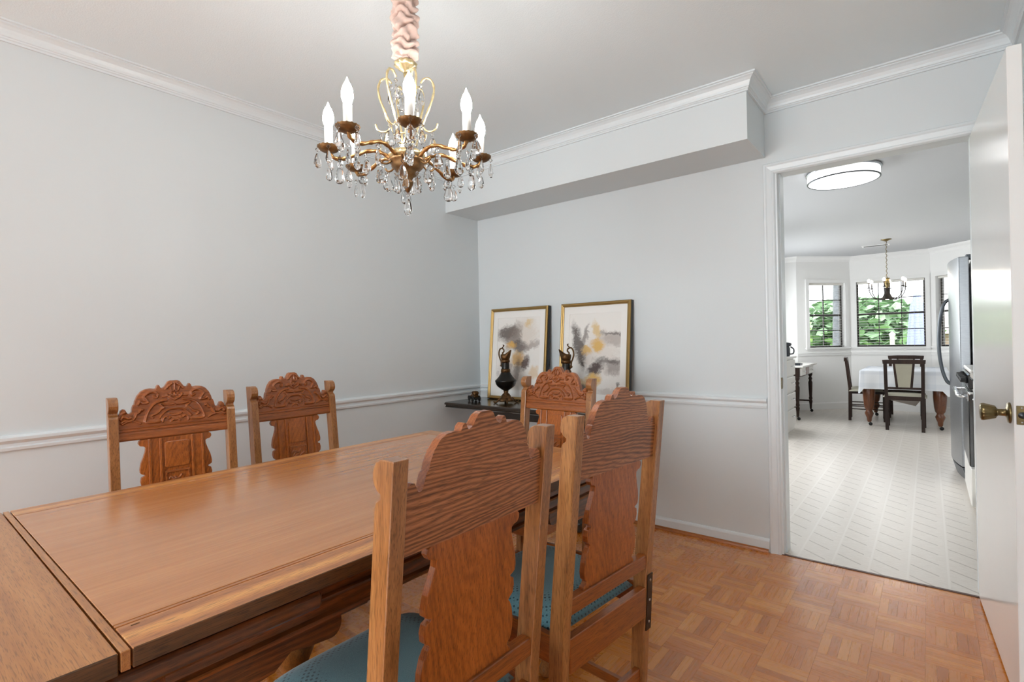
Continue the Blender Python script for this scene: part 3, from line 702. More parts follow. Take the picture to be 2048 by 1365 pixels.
def framed_print(x0, x1, pm, label):
    wd, ht, th = x1-x0, 0.682, 0.028
    g = thing('framed_print', label, 'picture', ((x0+x1)/2, -0.098, CZ+0.002), 0, 'framed prints on the console')
    lean = math.asin(0.066/ht); g.rotation_euler = (-lean, 0, 0)
    b = 0.024
    ring_wall(MB(), -wd/2, wd/2, 0, ht, -wd/2+0.006, wd/2-0.006, 0.006, ht-0.006, -0.006, th, lambda a, z, t: (a, t, z)).build('frame_edge', 'frame_side', g)
    for a, c_ in (((-wd/2, 0), (wd/2, b)), ((-wd/2, ht-b), (wd/2, ht))):
        z0_, z1_ = a[1], c_[1]; up = z0_ > 0.1
        o_ = (z1_ if up else z0_); i_ = (z0_ if up else z1_)
        prof = [(0.0, 0.0), (0.10, -0.006), (0.35, -0.010), (0.6, -0.008), (0.8, -0.004), (1.0, -0.002), (1.0, 0.004), (0.0, 0.004)]
        vs = []
        for sx in (-1, 1):
            for q, t_ in prof: vs.append((sx*(wd/2-q*b), t_-0.005, o_+(i_-o_)*q))
        n = len(prof); MB().add(vs, [(j, (j+1) % n, n+(j+1) % n, n+j) for j in range(n)]+[tuple(range(n)), tuple(range(n, 2*n))]).build('frame_bar', 'gold_frame', g)
    for sx in (-1, 1):
        vs = []
        for (z_, dz) in ((0, 1), (ht, -1)):
            for q, t_ in prof: vs.append((sx*(wd/2-q*b), t_-0.005, z_+dz*q*b))
        MB().add(vs, [(j, (j+1) % n, n+(j+1) % n, n+j) for j in range(n)]+[tuple(range(n)), tuple(range(n, 2*n))]).build('frame_bar', 'gold_frame', g)
    ring_wall(MB(), -wd/2+b-.003, wd/2-b+.003, b-.003, ht-b+.003, -wd/2+b+0.045, wd/2-b-0.045, b+0.05, ht-b-0.05, 0.0, 0.003, lambda a, z, t: (a, t, z)).build('mat_board', 'print_mat', g)
    p = MB().box((-wd/2+b+0.043, 0.0, -(ht/2-b-0.048)), (wd/2-b-0.043, 0.002, ht/2-b-0.048)).build('print', pm, g, (0, 0.003, ht/2)); p['label'] = 'abstract grey, brown and gold brushed print'
    MB().box((-wd/2+.004, 0.012, 0.004), (wd/2-.004, 0.016, ht-.004)).build('backing', 'frame_side', g)
framed_print(0.163, 0.697, 'print_one', 'gold-framed abstract print leaning in the corner, left of the pair')
framed_print(0.806, 1.330, 'print_two', 'gold-framed abstract print with the larger gold blots, right of the pair')

def ewer(x, y, sgn, label):
    e = thing('ewer', label, 'ewer', (x, y, CZ), 0, 'bronze ewers on the console')
    s = sgn   # spout direction along x
    MB().lathe([(0.001, 0.083), (0.014, 0.083), (0.020, 0.090), (0.034, 0.098), (0.058, 0.116), (0.070, 0.134), (0.074, 0.150), (0.076, 0.155), (0.074, 0.160), (0.066, 0.166), (0.050, 0.184), (0.038, 0.202), (0.031, 0.218), (0.028, 0.236), (0.026, 0.285), (0.024, 0.29)], 32).build('body', 'dark_vase', e)
    MB().lathe([(0.030, 0.214), (0.034, 0.217), (0.033, 0.232), (0.030, 0.240)], 24).build('neck_band', 'bronze', e)
    MB().lathe([(0.027, 0.282), (0.032, 0.287), (0.031, 0.300), (0.026, 0.308), (0.024, 0.304)], 24).build('neck_band', 'bronze', e)
    MB().lathe([(0.030, 0.050), (0.026, 0.062), (0.016, 0.070), (0.015, 0.078), (0.019, 0.085)], 24).build('stem', 'bronze', e)
    b = MB().lathe([(0.052, 0.014), (0.056, 0.022), (0.046, 0.034), (0.036, 0.044), (0.034, 0.054), (0.026, 0.058)], 32, flute=4, fd=0.14).build('base', 'bronze', e)
    for k in range(4):
        a = PI/4+k*PI/2; ca, sa = math.cos(a), math.sin(a)
        pts = [(r_*ca, r_*sa, z) for r_, z in ((0.040, 0.034), (0.056, 0.020), (0.068, 0.008), (0.080, 0.006), (0.086, 0.012), (0.082, 0.017))]
        MB().tube(spline(pts, 5), [0.008-0.004*i/25 for i in range(26)], 8).build('scroll_foot', 'bronze', b)
    # pitcher lip
    vs = []; fs = []; n = 24
    rings = [(0.024, 0.300, 0.0), (0.030, 0.318, 0.1), (0.034, 0.336, 0.35), (0.034, 0.350, 0.8)]
    for r_, z, q in rings:
        for j in range(n):
            a = 2*PI*j/n; k = math.cos(a)*s
            ext = max(0, k)**3
            vs.append((r_*math.cos(a)*(1-0.25*q)+s*q*0.030*ext, r_*math.sin(a)*(1-0.45*q*(1 if k > 0 else 0.2)), z+q*(0.030*ext-0.012*(1-ext))))
    fs = [(i*n+j, i*n+(j+1) % n, (i+1)*n+(j+1) % n, (i+1)*n+j) for i in range(3) for j in range(n)]
    lip = MB().add(vs, fs, True).build('lip', 'bronze', e); lip.modifiers.new('thick', 'SOLIDIFY').thickness = 0.003
    hp = [(-s*0.020, 0, 0.335), (-s*0.024, 0, 0.350), (-s*0.012, 0, 0.362), (-s*0.018, 0, 0.378), (-s*0.040, 0, 0.382), (-s*0.054, 0, 0.366), (-s*0.058, 0, 0.340), (-s*0.050, 0, 0.312), (-s*0.040, 0, 0.290), (-s*0.036, 0, 0.262), (-s*0.027, 0, 0.250)]
    MB().tube(spline(hp, 6), 0.0052, 8).build('handle', 'bronze', e)
    MB().tube(spline([(-s*0.034, 0, 0.382), (-s*0.020, 0, 0.392), (-s*0.012, 0, 0.402), (-s*0.020, 0, 0.406)], 5), 0.0038, 8).build('handle_finial', 'bronze', e)
    MB().lathe([(0.001, -0.010), (0.009, -0.006), (0.011, 0), (0.009, 0.006), (0.001, 0.010)], 10, (-s*0.036, 0, 0.262)).build('mask', 'bronze', e)
ewer(0.472, -0.255, 1, 'dark bronze ewer on a scrolled foot before the left print, spout turned right')
ewer(0.985, -0.27, -1, 'bronze ewer rising behind the head chair, handle turned right')

tc_ = thing('toy_car', 'small black and copper model of an antique car on the dark console', 'model car', (0.20, -0.29, CZ), R(-25))
MB().cbox((-0.052, -0.020, 0.016), (0.052, 0.020, 0.030), 0.004).build('chassis', 'rubber_black', tc_)
MB().cbox((-0.010, -0.019, 0.030), (0.046, 0.019, 0.048), 0.005).build('body', 'bronze', tc_)
MB().cbox((-0.002, -0.021, 0.046), (0.046, 0.021, 0.076), 0.008).build('cabin', 'bronze', tc_)
MB().cbox((-0.048, -0.013, 0.028), (-0.008, 0.013, 0.048), 0.005).build('bonnet', 'bronze', tc_)
MB().cbox((-0.053, -0.012, 0.020), (-0.047, 0.012, 0.050), 0.003).build('radiator', 'chrome', tc_)
for xx in (-0.034, 0.034):
    for yy in (-0.026, 0.026):
        MB().lathe([(0.006, -0.004), (0.016, -0.004), (0.018, -0.001), (0.018, 0.002), (0.016, 0.004), (0.006, 0.004)], 20, (xx, yy, 0.018), axis='Y').build('wheel', 'rubber_black', tc_)
        MB().tube([(xx-0.024, yy, 0.020), (xx-0.016, yy, 0.035), (xx, yy, 0.040), (xx+0.016, yy, 0.034), (xx+0.024, yy, 0.022)], 0.0035, 6).build('fender', 'rubber_black', tc_)

# ================================================================== CRYSTAL CHANDELIER
CX, CY = 1.505, -1.972
ch = thing('chandelier', 'brass and crystal chandelier with eight lit candle bulbs over the oak table', 'chandelier', (CX, CY, 0))
MB().lathe([(0.065, 2.44), (0.066, 2.432), (0.055, 2.420), (0.025, 2.408), (0.012, 2.400), (0.001, 2.399)], 28).build('canopy', 'chand_gold', ch)
def sleeve():
    nz, na = 150, 64; vs = []; fs = []
    for i in range(nz+1):
        q = i/nz; z = 2.058+0.345*q
        for j in range(na):
            a = 2*PI*j/na
            ph = z*210+3.1*math.sin(2*a+z*43)+1.7*math.sin(3*a-z*71+1)
            fold = abs(math.sin(ph*0.5))**0.7
            r_ = 0.020+0.022*fold+0.004*math.sin(4*a+z*85)+0.002*math.sin(9*a-z*140)
            r_ *= min(1, 0.55+q*14, 0.55+(1-q)*14)
            vs.append((r_*math.cos(a), r_*math.sin(a), z+0.006*math.sin(2*a+z*40)))
    fs = [(i*na+j, i*na+(j+1) % na, (i+1)*na+(j+1) % na, (i+1)*na+j) for i in range(nz) for j in range(na)]
    return MB().add(vs, fs+[tuple(range(na)), tuple(nz*na+j for j in range(na))], True)
sv = sleeve().build('chain_sleeve', 'pink_fabric', ch); sv['label'] = 'ruched pale pink fabric sleeve over the hanging chain'
MB().lathe([(0.006, 2.020), (0.009, 2.026), (0.016, 2.032), (0.030, 2.040), (0.036, 2.048), (0.030, 2.056), (0.016, 2.060)], 40, flute=10, fd=0.07).build('top_cap', 'chand_gold', ch)
MB().lathe([(0.007, 1.72), (0.007, 1.78), (0.012, 1.79), (0.007, 1.80), (0.006, 1.86), (0.011, 1.875), (0.006, 1.89), (0.005, 2.0), (0.008, 2.022)], 16).build('centre_column', 'chand_gold', ch)
MB().lathe([(0.020, 1.742), (0.045, 1.744), (0.056, 1.752), (0.058, 1.760), (0.044, 1.772), (0.022, 1.776), (0.008, 1.778)], 36, flute=12, fd=0.03).build('hub_dish', 'chand_gold', ch)
MB().lathe([(0.058, 1.744), (0.056, 1.736), (0.048, 1.730), (0.050, 1.724), (0.038, 1.712), (0.030, 1.704), (0.032, 1.699), (0.018, 1.690), (0.014, 1.682), (0.018, 1.676), (0.017, 1.668), (0.010, 1.654), (0.001, 1.640)], 32).build('hub_bowl', 'cup_bronze', ch)
# cut crystals: one continuous turned facet piece = bead, pin and pear drop
def drop_mesh(name, L, wd, th, bead=0.0065, n=8):
    pr = [(0.0008, 0.0), (bead*0.7, -0.003), (bead, -bead), (bead*0.7, -2*bead+0.003), (0.0009, -2*bead), (0.0009, -2*bead-0.006)]
    z0_ = -2*bead-0.006
    pr += [(wd*a, z0_-L*b) for a, b in ((0.16, 0.02), (0.28, 0.16), (0.42, 0.40), (0.5, 0.64), (0.47, 0.80), (0.33, 0.93), (0.12, 1.0))]
    mb = MB().lathe(pr, n); k = th/wd
    mb.v = [(x, y*(k if z < z0_ else 1), z) for x, y, z in mb.v]; mb.sm = [False]*len(mb.sm); return meshof(mb, name, 'crystal')
D1 = drop_mesh('crystal', 0.045, 0.032, 0.017); D2 = drop_mesh('crystal', 0.040, 0.024, 0.014); D3 = drop_mesh('crystal', 0.052, 0.036, 0.019)
bead_me = meshof(MB().lathe([(0.0008, 0.007), (0.005, 0.005), (0.0075, 0), (0.005, -0.005), (0.0008, -0.007)], 8), 'crystal', 'crystal')
arm_pts = [(0.048, 1.744), (0.066, 1.757), (0.090, 1.767), (0.120, 1.766), (0.155, 1.752), (0.190, 1.738), (0.215, 1.737), (0.230, 1.746), (0.236, 1.760)]
def rope(path, r0, n=8):
    P = spline(path, 7); mb = MB(); mb.tube(P, r0, n)
    k = n
    for i in range(len(P)):       # shallow spiral reeding
        for j in range(n):
            s_ = 1+0.16*math.cos(2*(2*PI*j/n)+i*0.9); v = Vector(mb.v[i*k+j]); mb.v[i*k+j] = tuple(P[i]+(v-P[i])*s_)
    return mb
arm_me = meshof(rope([(a, 0, b) for a, b in arm_pts], 0.0058, 12), 'arm', 'chand_brass')
cup = MB(); na = 48
prof = [(0.004, 1.754), (0.012, 1.755), (0.020, 1.757), (0.027, 1.761), (0.032, 1.767), (0.034, 1.772)]
vs = []
for k, (r_, z) in enumerate(prof):
    for j in range(na):
        q = math.cos(16*2*PI*j/na)*(0.035 if k > 3 else 0); vs.append((0.236+r_*(1+q)*math.cos(2*PI*j/na), r_*(1+q)*math.sin(2*PI*j/na), z+(0.001*q*20 if k == 5 else 0)))
cup.add(vs, [(k*na+j, k*na+(j+1) % na, (k+1)*na+(j+1) % na, (k+1)*na+j) for k in range(5) for j in range(na)]+[tuple(range(na))], True)
cup_me = meshof(cup, 'drip_cup', 'cup_bronze')
can_me = meshof(MB().lathe([(0.0125, 1.757), (0.0125, 1.832), (0.010, 1.834), (0.004, 1.834)], 20, (0.236, 0, 0)), 'candle_sleeve', 'candle_white')
bul_me = meshof(MB().lathe([(0.008, 1.833), (0.012, 1.838), (0.0160, 1.850), (0.0168, 1.860), (0.0150, 1.874), (0.0105, 1.887), (0.0055, 1.896), (0.0022, 1.904), (0.0008, 1.909)], 20, (0.236, 0, 0)), 'bulb', 'bulb_glow')
A0 = math.atan2(CAM.y-CY, CAM.x-CX)
for k in range(8):
    a = A0+R(2)+k*PI/4
    arm = share(arm_me, 'arm', ch, (0, 0, 0), (0, 0, a))
    for me, nm in ((cup_me, 'drip_cup'), (can_me, 'candle_sleeve'), (bul_me, 'bulb')): share(me, nm, arm)
    for q, (th_, me, dz) in enumerate(((0, D1, 0), (95, D2, 0), (180, D1, 0), (265, D2, 0))):
        share(me, 'crystal', arm, (0.236+0.033*math.cos(R(th_)), 0.033*math.sin(R(th_)), 1.768+dz), (0, 0, random.uniform(0, 3)))
    share(D3, 'crystal', arm, (0.205, 0, 1.730), (0, 0, random.uniform(0, 3)))
    share(D2, 'crystal', arm, (0.236, 0, 1.726), (0, 0, random.uniform(0, 3)))
    share(D1, 'crystal', arm, (0.125, 0, 1.758), (0, 0, random.uniform(0, 3)))
spur_me = meshof(MB().tube(spline([(0.052, 0, 1.735), (0.066, 0, 1.724), (0.082, 0, 1.724), (0.092, 0, 1.735)], 6), 0.0032, 8), 'lower_hook', 'cup_bronze')
loop_me = meshof(rope([(0.044, 0, 1.815), (0.050, 0, 1.855), (0.066, 0, 1.895), (0.083, 0, 1.940), (0.088, 0, 1.975), (0.078, 0, 2.000), (0.060, 0, 2.004), (0.046, 0, 1.990)], 0.0036, 10), 'crown_scroll', 'chand_gold')
hook_me = meshof(MB().tube(spline([(0.050, 0, 1.852), (0.062, 0, 1.838), (0.078, 0, 1.836), (0.092, 0, 1.844), (0.098, 0, 1.860)], 6), 0.0030, 8), 'crown_hook', 'chand_gold')
for k in range(6):
    a = A0+R(20)+k*PI/3
    lo = share(loop_me, 'crown_scroll', ch, (0, 0, 0), (0, 0, a)); share(hook_me, 'crown_hook', lo)
    share(D3, 'crystal', lo, (0.080, 0, 1.832), (0, 0, random.uniform(0, 3)))
    share(D1, 'crystal', lo, (0.048, 0, 1.984), (0, 0, random.uniform(0, 3)))
    sp = share(spur_me, 'lower_hook', ch, (0, 0, 0), (0, 0, a+R(30))); share(D1, 'crystal', sp, (0.080, 0, 1.722), (0, 0, random.uniform(0, 3))); share(D2, 'crystal', sp, (0.038, 0, 1.704), (0, 0, random.uniform(0, 3)))
share(D3, 'crystal', ch, (0, 0, 1.641))
MB().lathe([(0.044, 1.812), (0.048, 1.815), (0.044, 1.818), (0.040, 1.815), (0.044, 1.812)], 28, cap=False).build('crown_ring', 'chand_gold', ch)

# ================================================================== KITCHEN SHELL
KL, KR, KY0, KY1, YC = 0.85, 3.70, 0.12, 6.20, 6.85
P1, P2, P3, P4 = (1.16, 6.20), (1.81, 6.85), (2.82, 6.85), (3.47, 6.20)
flr = [(KL, 0.02), (KR, 0.02), (KR, 6.2), P4, P3, P2, P1, (KL, 6.2)]
struct(MB().prism(flr, -0.05, 0.0, lambda a, b, h: (a, b, h)), 'floor_kitchen', 'vinyl')
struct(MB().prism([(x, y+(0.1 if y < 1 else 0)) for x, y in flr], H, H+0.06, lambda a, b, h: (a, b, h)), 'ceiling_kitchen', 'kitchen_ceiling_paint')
struct(ring_wall(MB(), 0.12, 3.8, 0, H, 1.4, 3.2, 0.95, 2.05, KL-0.12, KL, lambda a, b, t: (t, a, b)), 'wall_kitchen_left', 'kitchen_paint')  # unseen opening added to hold the near kitchen fill light
struct(ring_wall(MB(), 3.8, 6.3, 0, H, 4.2, 5.8, 0.95, 2.05, KL-0.12, KL, lambda a, b, t: (t, a, b)), 'wall_kitchen_side', 'kitchen_paint')  # unseen opening added for the far fill light
struct(MB().box((KR, 0.12, 0), (KR+0.12, 6.3, H)), 'wall_kitchen_right', 'kitchen_paint')
struct(MB().box((KL, 6.2, 0), (P1[0], 6.32, H)), 'wall_kitchen_far_left', 'kitchen_paint')
struct(MB().box((P4[0], 6.2, 0), (KR, 6.32, H)), 'wall_kitchen_far_right', 'kitchen_paint')
struct(MB().box((RX+0.12, 0.0, 0), (KR+0.12, 0.12, H)), 'wall_kitchen_near', 'kitchen_paint')
def frame_of(p, q):
    d = Vector((q[0]-p[0], q[1]-p[1])); L = d.length; d /= L; n = Vector((-d.y, d.x))   # n points outdoors
    return L, (lambda s, z, t: (p[0]+d.x*s+n.x*t, p[1]+d.y*s+n.y*t, z)), d, n
wins = []
for i, (p, q, s0, s1) in enumerate(((P1, P2, 0.205, 0.825), (P2, P3, 0.085, 0.945), (P3, P4, 0.095, 0.715))):
    L, fn, d, n = frame_of(p, q)
    struct(ring_wall(MB(), 0, L, 0, H, s0, s1, 0.99, 2.02, 0, 0.12, fn), ('wall_bay_left', 'wall_bay_centre', 'wall_bay_right')[i], 'kitchen_paint')
    wn = tag(empty('window_%d' % (i+2), (0, 0, 0)), kind='structure')
    ring_wall(MB(), s0-0.055, s1+0.055, 0.945, 2.075, s0, s1, 0.99, 2.02, -0.018, 0.0, fn).build('casing', 'kitchen_trim', wn)
    MB().prism([(s0-0.07, -0.035), (s1+0.07, -0.035), (s1+0.07, 0.06), (s0-0.07, 0.06)], 0.965, 0.99, lambda a, b, h: fn(a, h, b)).build('window_sill', 'kitchen_trim', wn)
    ring_wall(MB(), s0, s1, 0.99, 2.02, s0+0.022, s1-0.022, 1.012, 2.0, 0.07, 0.10, fn).build('sash_frame', 'window_dark', wn)
    def bar(name, a0, a1, b0, b1): MB().prism([(a0, b0), (a1, b0), (a1, b1), (a0, b1)], 0.075, 0.095, fn).build(name, 'window_dark', wn)
    bar('meeting_rail', s0, s1, 1.49, 1.522)
    for z_ in (1.26, 1.75): bar('muntin', s0, s1, z_-0.006, z_+0.006)
    nv = 2 if i == 1 else 1
    for k in range(1, nv+1): bar('muntin', s0+(s1-s0)*k/(nv+1)-0.006, s0+(s1-s0)*k/(nv+1)+0.006, 0.99, 2.02)
    for z0_, z1_ in ((1.012, 1.49), (1.522, 2.0)): MB().prism([(s0+0.02, z0_), (s1-0.02, z0_), (s1-0.02, z1_), (s0+0.02, z1_)], 0.083, 0.086, fn).build('pane', 'window_glass', wn)
    # open slatted blind
    mid = fn((s0+s1)/2, 0, 0.035); bl = thing('window_blind', ('white slatted blind on the left angled window of the bay', 'white slatted blind on the wide middle window of the bay', 'white slatted blind on the bay window beside the refrigerator')[i], 'blind', (mid[0], mid[1], 0), math.atan2(d.y, d.x), 'slatted blinds in the bay window')
    hw_ = (s1-s0)/2-0.008
    sm = meshof(MB().box((-hw_, -0.012, -0.0008), (hw_, 0.012, 0.0008)), 'slat', 'blind_white')
    for k in range(23): share(sm, 'slat', bl, (0, 0, 1.015+k*0.042), (R(6), 0, 0))
    MB().box((-hw_, -0.015, 1.985), (hw_, 0.015, 2.018)).build('head_rail', 'blind_white', bl)
    for xx in (-hw_*0.7, hw_*0.7): MB().tube([(xx, -0.0135, 1.0), (xx, -0.0135, 1.99)], 0.0012, 5).build('ladder_cord', 'blind_white', bl)
def ksweep(prof, name, mat='kitchen_trim'):
    pts = [((KL, 6.2), (0.0, -1)), (P1, (0.4142, -1)), (P2, (0.4142, -1)), (P3, (-0.4142, -1)), (P4, (-0.4142, -1)), ((KR, 6.2), (0, -1))]
    struct(MB().sweep(prof, pts), name, mat)
ksweep([(0, 0.0), (0.014, 0.0), (0.014, 0.095), (0.008, 0.108), (0.0, 0.11)], 'baseboard_kitchen')
ksweep([(0, 0.860), (0.014, 0.860), (0.016, 0.885), (0.02, 0.895), (0.02, 0.905), (0, 0.91)], 'trim_15')
ksweep([(0, H-0.08), (0.008, H-0.08), (0.02, H-0.05), (0.05, H-0.02), (0.058, H), (0, H)], 'trim_16')
vt = thing('ceiling_vent', 'slim slatted air vent in the kitchen ceiling near the bay', 'vent', (2.22, 5.9, H))
ring_wall(MB(), -0.16, 0.16, -0.07, 0.07, -0.14, 0.14, -0.05, 0.05, -0.006, 0.0, lambda a, b, t: (a, b, t)).build('frame', 'kitchen_trim', vt)
for k in range(6): MB().box((-0.14, -0.045+k*0.018-0.004, -0.004), (0.14, -0.045+k*0.018+0.004, -0.002)).build('slat', 'steel_dark', vt)

# flush ceiling light
fx = thing('flush_ceiling_light', 'large round drum ceiling light glowing white just inside the kitchen', 'ceiling light', (2.29, 1.665, 0))
MB().lathe([(0.245, H), (0.249, H-0.004), (0.249, H-0.018), (0.243, H-0.020), (0.20, H-0.020)], 64).build('rim', 'steel', fx)
MB().lathe([(0.238, H-0.020), (0.238, H-0.080), (0.001, H-0.081)], 64).build('drum_shade', 'drum_glow', fx)
MB().lathe([(0.2385, H-0.076), (0.242, H-0.077), (0.242, H-0.083), (0.232, H-0.084), (0.232, H-0.081)], 64, cap=False).build('ring', 'steel_dark', fx)

# ================================================================== KITCHEN FURNITURE
kt = thing('kitchen_table', 'kitchen table on stout turned legs with casters under a pale cloth', 'table', (2.525, 5.59, 0))
MB().cbox((-0.44, -0.59, 0.685), (0.44, 0.59, 0.71), 0.004).build('table_top', 'walnut', kt)
MB().cbox((-0.38, -0.53, 0.60), (0.38, 0.53, 0.686), 0.004).build('apron', 'walnut', kt)
kleg = meshof(MB().lathe([(0.016, 0.045), (0.024, 0.06), (0.028, 0.10), (0.042, 0.135), (0.05, 0.16), (0.036, 0.19), (0.032, 0.20), (0.048, 0.225), (0.058, 0.28), (0.066, 0.40), (0.066, 0.49), (0.050, 0.515), (0.056, 0.53), (0.056, 0.61)], 16, flute=8, fd=0.02), 'leg', 'red_oak_leg')
cst = meshof(MB().lathe([(0.006, -0.01), (0.02, -0.01), (0.022, 0), (0.02, 0.01), (0.006, 0.01)], 14, (0.012, 0, 0.022), axis='Y'), 'caster', 'rubber_black')
for sx, sy in ((-1, -1), (1, -1), (-1, 1), (1, 1)):
    l = share(kleg, 'leg', kt, (sx*0.355, sy*0.52, 0)); share(cst, 'caster', l)
def cloth(hx, hy, z, drop, name, mat, n=40):
    vs = []; fs = []
    per = [(-hx+2*hx*i/n, -hy) for i in range(n)]+[(hx, -hy+2*hy*i/n) for i in range(n)]+[(hx-2*hx*i/n, hy) for i in range(n)]+[(-hx, hy-2*hy*i/n) for i in range(n)]
    m = len(per)
    for k, (sc_, dz) in enumerate(((0.985, 0.0), (1.0, -0.006), (1.0, -0.02))):
        vs += [(x*sc_, y*sc_, z+dz) for x, y in per]
    for q in (0.35, 0.7, 1.0):
        for i, (x, y) in enumerate(per):
            cx_ = abs(abs(x)-hx) < 0.1*hx and abs(abs(y)-hy) < 0.1*hy
            wv = 0.012*math.sin(i*0.55)*q+0.015*q
            r_ = math.hypot(x, y); dd = drop*(1.28 if cx_ else 1.0)
            sx = (1 if x > 0 else -1) if abs(abs(x)-hx) < 1e-6 or cx_ else 0; sy = (1 if y > 0 else -1) if abs(abs(y)-hy) < 1e-6 or cx_ else 0
            vs.append((x+sx*wv, y+sy*wv, z-0.02-q*dd))
    fs = [(k*m+i, k*m+(i+1) % m, (k+1)*m+(i+1) % m, (k+1)*m+i) for k in range(5) for i in range(m)]+[tuple(range(m))]
    mb = MB().add(vs, fs, True); return mb
tcl = cloth(0.447, 0.597, 0.716, 0.215, 'tablecloth', 'cloth_plaid').build('tablecloth', 'cloth_plaid', None, (2.525, 5.59, 0)); tag(tcl, 'pale plaid cloth draped over the kitchen table', 'tablecloth')

def kchair(name, label, loc, rz):
    c = thing(name, label, 'chair', loc, rz, 'dark chairs around the kitchen table')
    def P(a, b, h): return (a, h, b)
    for s in (-1, 1):
        MB().prism([(-.01, 0.0), (.025, 0.0), (.03, .44), (-.015, .86), (-.045, .86), (-.004, .44)], s*0.160, s*0.195, lambda a, b, h: (a, h*(1+0.05*(b-0.4)), b)).build('back_post', 'walnut', c)
        MB().cbox((0.385, min(s*.165, s*.2), 0.0), (0.42, max(s*.165, s*.2), 0.43), 0.003).build('front_leg', 'walnut', c)
        MB().cbox((0.02, min(s*.175, s*.19), 0.37), (0.40, max(s*.175, s*.19), 0.42), 0.003).build('seat_rail', 'walnut', c)
        for z_ in (0.16, 0.22): MB().tube([(0.015, s*.18, z_), (0.40, s*.18, z_)], 0.007, 8).build('stretcher', 'walnut', c)
        MB().prism([(s*.095-.014, .845), (s*.095+.014, .845), (s*.068+.014, .525), (s*.068-.014, .525)], 0.0, 0.018, lambda a, b, h: (0.02-0.12*(b-0.44)+h-0.016, a, b)).build('back_stile', 'walnut', c)
    MB().prism([(-.205, .815), (.205, .815), (.210, .862), (.10, .868), (-.10, .868), (-.210, .862)], -0.05, -0.015, lambda a, b, h: (h, a, b)).build('top_rail', 'walnut', c)
    MB().cbox((-0.012, -0.175, 0.505), (0.012, 0.175, 0.53), 0.002).build('cross_rail', 'walnut', c)
    MB().cbox((0.0, -0.175, 0.37), (0.02, 0.175, 0.42), 0.003).build('seat_rail', 'walnut', c); MB().cbox((0.39, -0.175, 0.37), (0.415, 0.175, 0.42), 0.003).build('seat_rail', 'walnut', c)
    MB().prism([(-.083, .815), (.083, .815), (.057, .53), (-.057, .53)], 0.0, 0.022, lambda a, b, h: (0.02-0.12*(b-0.44)+h-0.018, a, b)).build('back_pad', 'beige_seat', c)
    cu = MB(); vs = []; n = 14
    for i in range(n+1):
        for j in range(n+1):
            u_, v_ = -1+2*i/n, -1+2*j/n; vs.append((0.215+0.215*u_, 0.215*v_, 0.405+0.045*((1-u_**6)*(1-v_**6))**0.5))
    cu.add(vs, [(i*(n+1)+j, (i+1)*(n+1)+j, (i+1)*(n+1)+j+1, i*(n+1)+j+1) for i in range(n) for j in range(n)], True).build('seat_cushion', 'beige_seat', c)
    return c
k1 = kchair('kitchen_chair', 'dark chair with beige padded back, nearest us at the kitchen table', (2.545, 4.79, 0), R(90))
lt = MB(); lvs = [(0.06, -0.13, 0.385), (0.2, -0.15, 0.385), (0.36, -0.1, 0.385), (0.36, 0.16, 0.385), (0.08, 0.15, 0.385), (0.06, -0.10, 0.365), (0.2, -0.14, 0.345), (0.36, -0.10, 0.27), (0.36, 0.15, 0.365), (0.08, 0.14, 0.36)]
lt.add(lvs, [(0, 1, 2, 3, 4), (5, 6, 7, 8, 9)]+[(i, (i+1) % 5, 5+(i+1) % 5, 5+i) for i in range(5)]).build('torn_underlining', 'fence_wood', k1)['label'] = 'torn grey lining hanging below the seat'
kchair('kitchen_chair', 'dark chair seen side-on at the left end of the kitchen table', (1.90, 5.62, 0), R(4))
kchair('kitchen_chair', 'dark chair behind the kitchen table, only its top rail showing', (2.52, 6.38, 0), R(-90))

# white chest of drawers along the left kitchen wall
cb = thing('drawer_chest', 'white chest of four drawers with bright bar pulls beside the doorway', 'drawers', (1.16, 4.0, 0))
MB().cbox((-0.30, -0.62, 0.0), (0.28, 0.32, 0.90), 0.004).build('carcass', 'chest_white', cb)
MB().cbox((-0.305, -0.63, 0.90), (0.315, 0.33, 0.925), 0.004).build('chest_top', 'chest_white', cb)
for z0_, z1_ in ((0.69, 0.88), (0.49, 0.67), (0.29, 0.47), (0.06, 0.27)):
    dr = MB().cbox((0.28, -0.60, z0_), (0.302, 0.30, z1_), 0.004).build('drawer', 'chest_white', cb)
    zc_ = (z0_+z1_)/2+0.02
    for yc in (-0.38, 0.10): MB().tube([(0.30, yc-0.06, zc_), (0.325, yc-0.055, zc_), (0.330, yc, zc_), (0.325, yc+0.055, zc_), (0.30, yc+0.06, zc_)], 0.005, 8).build('pull', 'chrome', dr)
cf = thing('coffee_maker', 'black coffee maker on the white chest by the doorway', 'coffee maker', (1.39, 4.05, 0.925))
MB().lathe([(0.06, 0.0), (0.066, 0.02), (0.066, 0.10), (0.058, 0.12), (0.058, 0.125)], 24).build('carafe', 'appliance_black', cf)
MB().lathe([(0.062, 0.125), (0.078, 0.135), (0.084, 0.15), (0.078, 0.165), (0.03, 0.176), (0.001, 0.178)], 24).build('lid', 'appliance_black', cf)
MB().tube(spline([(0.06, 0, 0.03), (0.10, 0, 0.04), (0.105, 0, 0.09), (0.07, 0, 0.12)], 6), 0.008, 8).build('handle', 'appliance_black', cf)

